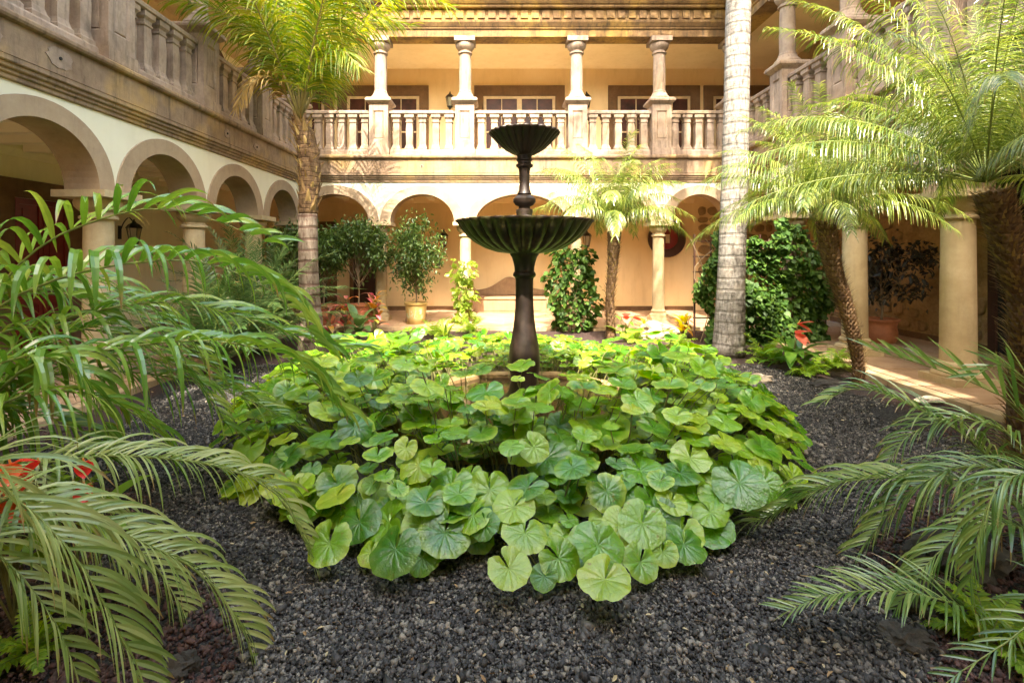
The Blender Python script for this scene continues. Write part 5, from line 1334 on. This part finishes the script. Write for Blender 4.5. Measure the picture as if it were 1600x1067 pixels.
# ------------------------------------------------------------------ bench, lanterns, wooden disc
bx = (797-VX)/54.0
bench = thing('stone_bench', 'carved brown stone bench with curved back against the arcade wall', 'bench', (bx, 14.55, 0.081))
b = MB(); b.box(-1.0, 1.0, -0.30, 0.30, 0.0, 0.36); b.build('seat_base', M['bench'], bench, bevel=0.01)
b = MB(); b.box(-1.0, 1.0, -0.33, 0.30, 0.361, 0.44); b.build('seat', M['bench'], bench, bevel=0.02)
top = [(-1.12, 0.0)] + [(-1.12+2.24*q/30, 0.62 + (0.32*math.exp(-((q-15)/6.2)**2)) + 0.03*math.cos((q-15)/15*math.pi)) for q in range(31)] + [(1.12, 0.0)]
b = MB(); b.prism_y(top, 0.301, 0.38); b.build('backrest', M['bench'], bench, recalc=True)
b = MB()
b.prism_y([(x, z-0.10) for x, z in top[1:-1]] + [(1.0, 0.46), (-1.0, 0.46)], 0.285, 0.30); b.build('back_panel', M['bench'], bench, recalc=True)
for s_ in (-1, 1):
    b = MB(); x0 = 1.001*s_; x1 = 1.18*s_
    b.box(min(x0, x1), max(x0, x1), -0.32, 0.30, 0.0, 0.60); b.tube([(s_*1.09, -0.33, 0.60), (s_*1.09, 0.30, 0.60)], 0.10, 16)
    b.build('armrest', M['bench'], bench)
b = MB(); b.box(-0.85, 0.85, -0.315, -0.301, 0.06, 0.30); b.build('front_panel', M['bench'], bench, bevel=0.006)

def lantern(label, loc, rotz=0, sc=1.0):
    t = thing('wall_lantern', label, 'lantern', loc, rotz); t.scale = (sc,)*3
    b = MB(); b.lathe([(0.05, 0.0), (0.075, 0.01), (0.08, 0.03), (0.075, 0.05)], 6); 
    b.lathe([(0.135, 0.31), (0.14, 0.32), (0.10, 0.38), (0.04, 0.42), (0.03, 0.44), (0.012, 0.45), (0.02, 0.47), (0.004, 0.49)], 6)
    b.lathe([(0.005, -0.07), (0.02, -0.05), (0.025, -0.03), (0.045, 0.0)], 6)
    for k_ in range(6):
        a = k_*math.pi/3
        b.tube([(0.075*math.cos(a), 0.075*math.sin(a), 0.04), (0.12*math.cos(a), 0.12*math.sin(a), 0.315)], 0.008, 5)
    b.build('frame', M['metal'], t)
    g_ = MB(); g_.lathe([(0.068, 0.052), (0.110, 0.308)], 6, caps=False); g_.build('glass', M['lamp_glass'], t)
    c_ = MB(); c_.lathe([(0.015, 0.051), (0.015, 0.15), (0.018, 0.17), (0.003, 0.21)], 8); c_.build('candle_bulb', M['cream_frame'], t)
    br = MB(); br.tube(catmull([(0, 0.02, 0.44), (0, 0.10, 0.52), (0, 0.20, 0.42), (0, 0.27, 0.25)], 10), 0.011, 6); br.box(-0.04, 0.04, 0.27, 0.285, 0.1, 0.36); br.build('bracket', M['metal'], t)
for (px, pz, Y, lab) in ((693, 386, 14.66, 'black iron wall lantern beside the potted fig on the peach wall'), (917, 386, 14.66, 'black iron wall lantern above the ivy covered post')):
    lantern(lab, (P(px, pz, Y).x, Y, P(px, pz, Y).z), 0, 1.0)
for (px, lab) in ((703, 'upper gallery lantern between the two French windows nearest the palm crown'), (917, 'upper gallery lantern half hidden behind a balustrade pedestal')):
    p = P(px, 169, 14.66); lantern(lab, (p.x, p.y, p.z), 0, 0.95)
p = P(205, 372, 10.1)
lantern('lantern on the shaded wall glimpsed through glossy fronds', (XL-D+0.285, 9.95, 1.9), math.pi/2, 1.0)

dp = P(1042, 373, 14.85)
dsk = thing('wooden_disc', 'round dark wooden plate with red ring hanging on the peach wall', 'wall ornament', tuple(dp))
def disc(prof, nm, mat):
    b = MB(); b.lathe(prof, 40, caps=False); b.v = [(x, -z, y) for x, y, z in b.v]; return b.build(nm, M[mat], dsk, smooth=True, angle=0.6, recalc=True)
disc([(0.30, 0.03), (0.33, 0.055), (0.52, 0.05), (0.545, 0.03), (0.54, -0.05), (0.50, -0.08)], 'rim', 'dark_wood')
disc([(0.10, 0.035), (0.12, 0.045), (0.30, 0.045), (0.305, 0.025)], 'red_ring', 'red_door')
disc([(0.001, 0.02), (0.115, 0.02), (0.29, 0.015)], 'centre', 'brownframe')
sg = MB(); sg.box(-0.055, 0.055, -0.075, -0.06, -0.13, 0.12); sg.build('notice', M['cream_frame'], dsk)

# two tan plant signs? none in view.  string of small pebbles and twigs on the gravel comes with the gravel below
# ------------------------------------------------------------------ gravel stones
def gravel(name, label, n, region, mat, size, seed):
    rg = np.random.default_rng(seed); pts = []
    P_ = region(rg, n); n = len(P_)
    tet = np.array([(1, 0, 0), (0, 1, 0), (-1, 0, 0), (0, -1, 0), (0, 0, 1), (0, 0, -1)], dtype=float)*0.62
    base = tet[None]*(1+rg.uniform(-0.3, 0.3, (n, 6, 1))) + rg.uniform(-0.16, 0.16, (n, 6, 3))
    s_ = size*np.exp(rg.normal(0, 0.38, n))[:, None, None]*rg.uniform(0.65, 1.3, (n, 1, 3)); base = base*s_
    q = rg.normal(size=(n, 4)); q /= np.linalg.norm(q, axis=1)[:, None]; w, x, y, z = q.T
    Rm = np.stack([1-2*(y*y+z*z), 2*(x*y-z*w), 2*(x*z+y*w), 2*(x*y+z*w), 1-2*(x*x+z*z), 2*(y*z-x*w), 2*(x*z-y*w), 2*(y*z+x*w), 1-2*(x*x+y*y)], 1).reshape(n, 3, 3)
    V = np.einsum('nij,nkj->nki', Rm, base)
    V[:, :, 0] += P_[:, 0, None]; V[:, :, 1] += P_[:, 1, None]; V[:, :, 2] += P_[:, 2, None]
    f = np.array([(0, 1, 4), (1, 2, 4), (2, 3, 4), (3, 0, 4), (1, 0, 5), (2, 1, 5), (3, 2, 5), (0, 3, 5)])
    F = (np.arange(n)[:, None, None]*6 + f[None]).reshape(-1, 3)
    me = np_mesh(name, V.reshape(-1, 3), F, M[mat]); return tag(link(name, me), label, 'gravel', kind='stuff')
def redness(x, y):
    nz = np.array([mnoise.noise(Vector((a*1.1, b*1.1, 9))) for a, b in zip(x, y)])
    edge = np.where(y < 3.8, 0.74*y - 0.05, 4.1)
    return np.abs(x-0.1) - edge + 0.5*nz
def reg_dark(rg, n):
    u = rg.random(n); y = 1.75 + (7.9-1.75)*u**1.4; hw = np.minimum(1.02*y+0.2, 5.0)
    x = rg.uniform(-1, 1, n)*hw + 0.1
    k_ = (x > XL+0.5) & (x < XR-0.6) & (((x-0.2)/2.3)**2 + ((y-5.8)/2.6)**2 > 1); x, y = x[k_], y[k_]
    r_ = redness(x, y); keep = (r_ + rg.normal(0, 0.04, len(x)) < 0); x, y = x[keep], y[keep]
    z = np.array([gheight(a, b) for a, b in zip(x, y)]) + rg.uniform(-0.004, 0.012, len(x))
    return np.stack([x, y, z], 1)
def reg_red(rg, n):
    u = rg.random(n); y = 1.75 + (5.0-1.75)*u**1.5; hw = np.minimum(1.05*y+0.3, 5.0)
    x = rg.uniform(-1, 1, n)*hw + 0.1
    k_ = (x > XL+0.5) & (x < XR-0.6); x, y = x[k_], y[k_]
    r_ = redness(x, y); keep = (r_ + rg.normal(0, 0.04, len(x)) >= 0); x, y = x[keep], y[keep]
    z = np.array([gheight(a, b) for a, b in zip(x, y)]) + rg.uniform(-0.004, 0.012, len(x))
    return np.stack([x, y, z], 1)
gravel('gravel', 'dark grey lava gravel around the leaf bed', 270000, reg_dark, 'gravel', 0.0142, 1)
gravel('gravel', 'reddish brown lava gravel near the garden edges', 60000, reg_red, 'red_gravel', 0.016, 2)

# fallen leaves, twigs and pale pebbles lying on the gravel
rg = np.random.default_rng(77); n = 420
y = 1.8 + 5.5*rg.random(n)**1.3; x = rg.uniform(-1, 1, n)*np.minimum(1.0*y, 4.4)
k_ = (((x-0.2)/2.2)**2 + ((y-5.8)/2.7)**2 > 1); x, y = x[k_], y[k_]; n = len(x)
pos = np.stack([x, y, np.array([gheight(a, b) for a, b in zip(x, y)]) + 0.022], 1)
M['litter'] = leaf_mat('fallen_leaf', [(0.10, 0.05, 0.025), (0.28, 0.18, 0.08), (0.42, 0.34, 0.20), (0.16, 0.15, 0.06)], rough=0.8, trans=0.05)
d = rg.normal(size=(n, 3)); d[:, 2] *= 0.12
o = leaf_cloud(pos, 0.034, 'litter', None, 'fallen_leaves', dirs=d*3, seed=5, droop=0.0); tag(o, 'small dry leaves scattered over the dark gravel', 'leaf litter', kind='stuff')
b = MB(); rr_ = random.Random(8)
for i in range(110):
    yy = 1.9+3.2*rr_.random(); xx = rr_.uniform(-0.9, 0.9)*yy; a = rr_.uniform(0, 6.28); L = rr_.uniform(0.03, 0.12)
    if ((xx-0.2)/2.2)**2 + ((yy-5.8)/2.7)**2 < 1: continue
    z = gheight(xx, yy)+0.02
    b.tube([(xx, yy, z), (xx+L*.5*math.cos(a), yy+L*.5*math.sin(a), z+0.008), (xx+L*math.cos(a+.3), yy+L*math.sin(a+.3), z)], 0.0012, 4)
o = b.build('twigs', M['twig']); tag(o, 'thin pale twigs lying on the dark gravel', 'leaf litter', kind='stuff')
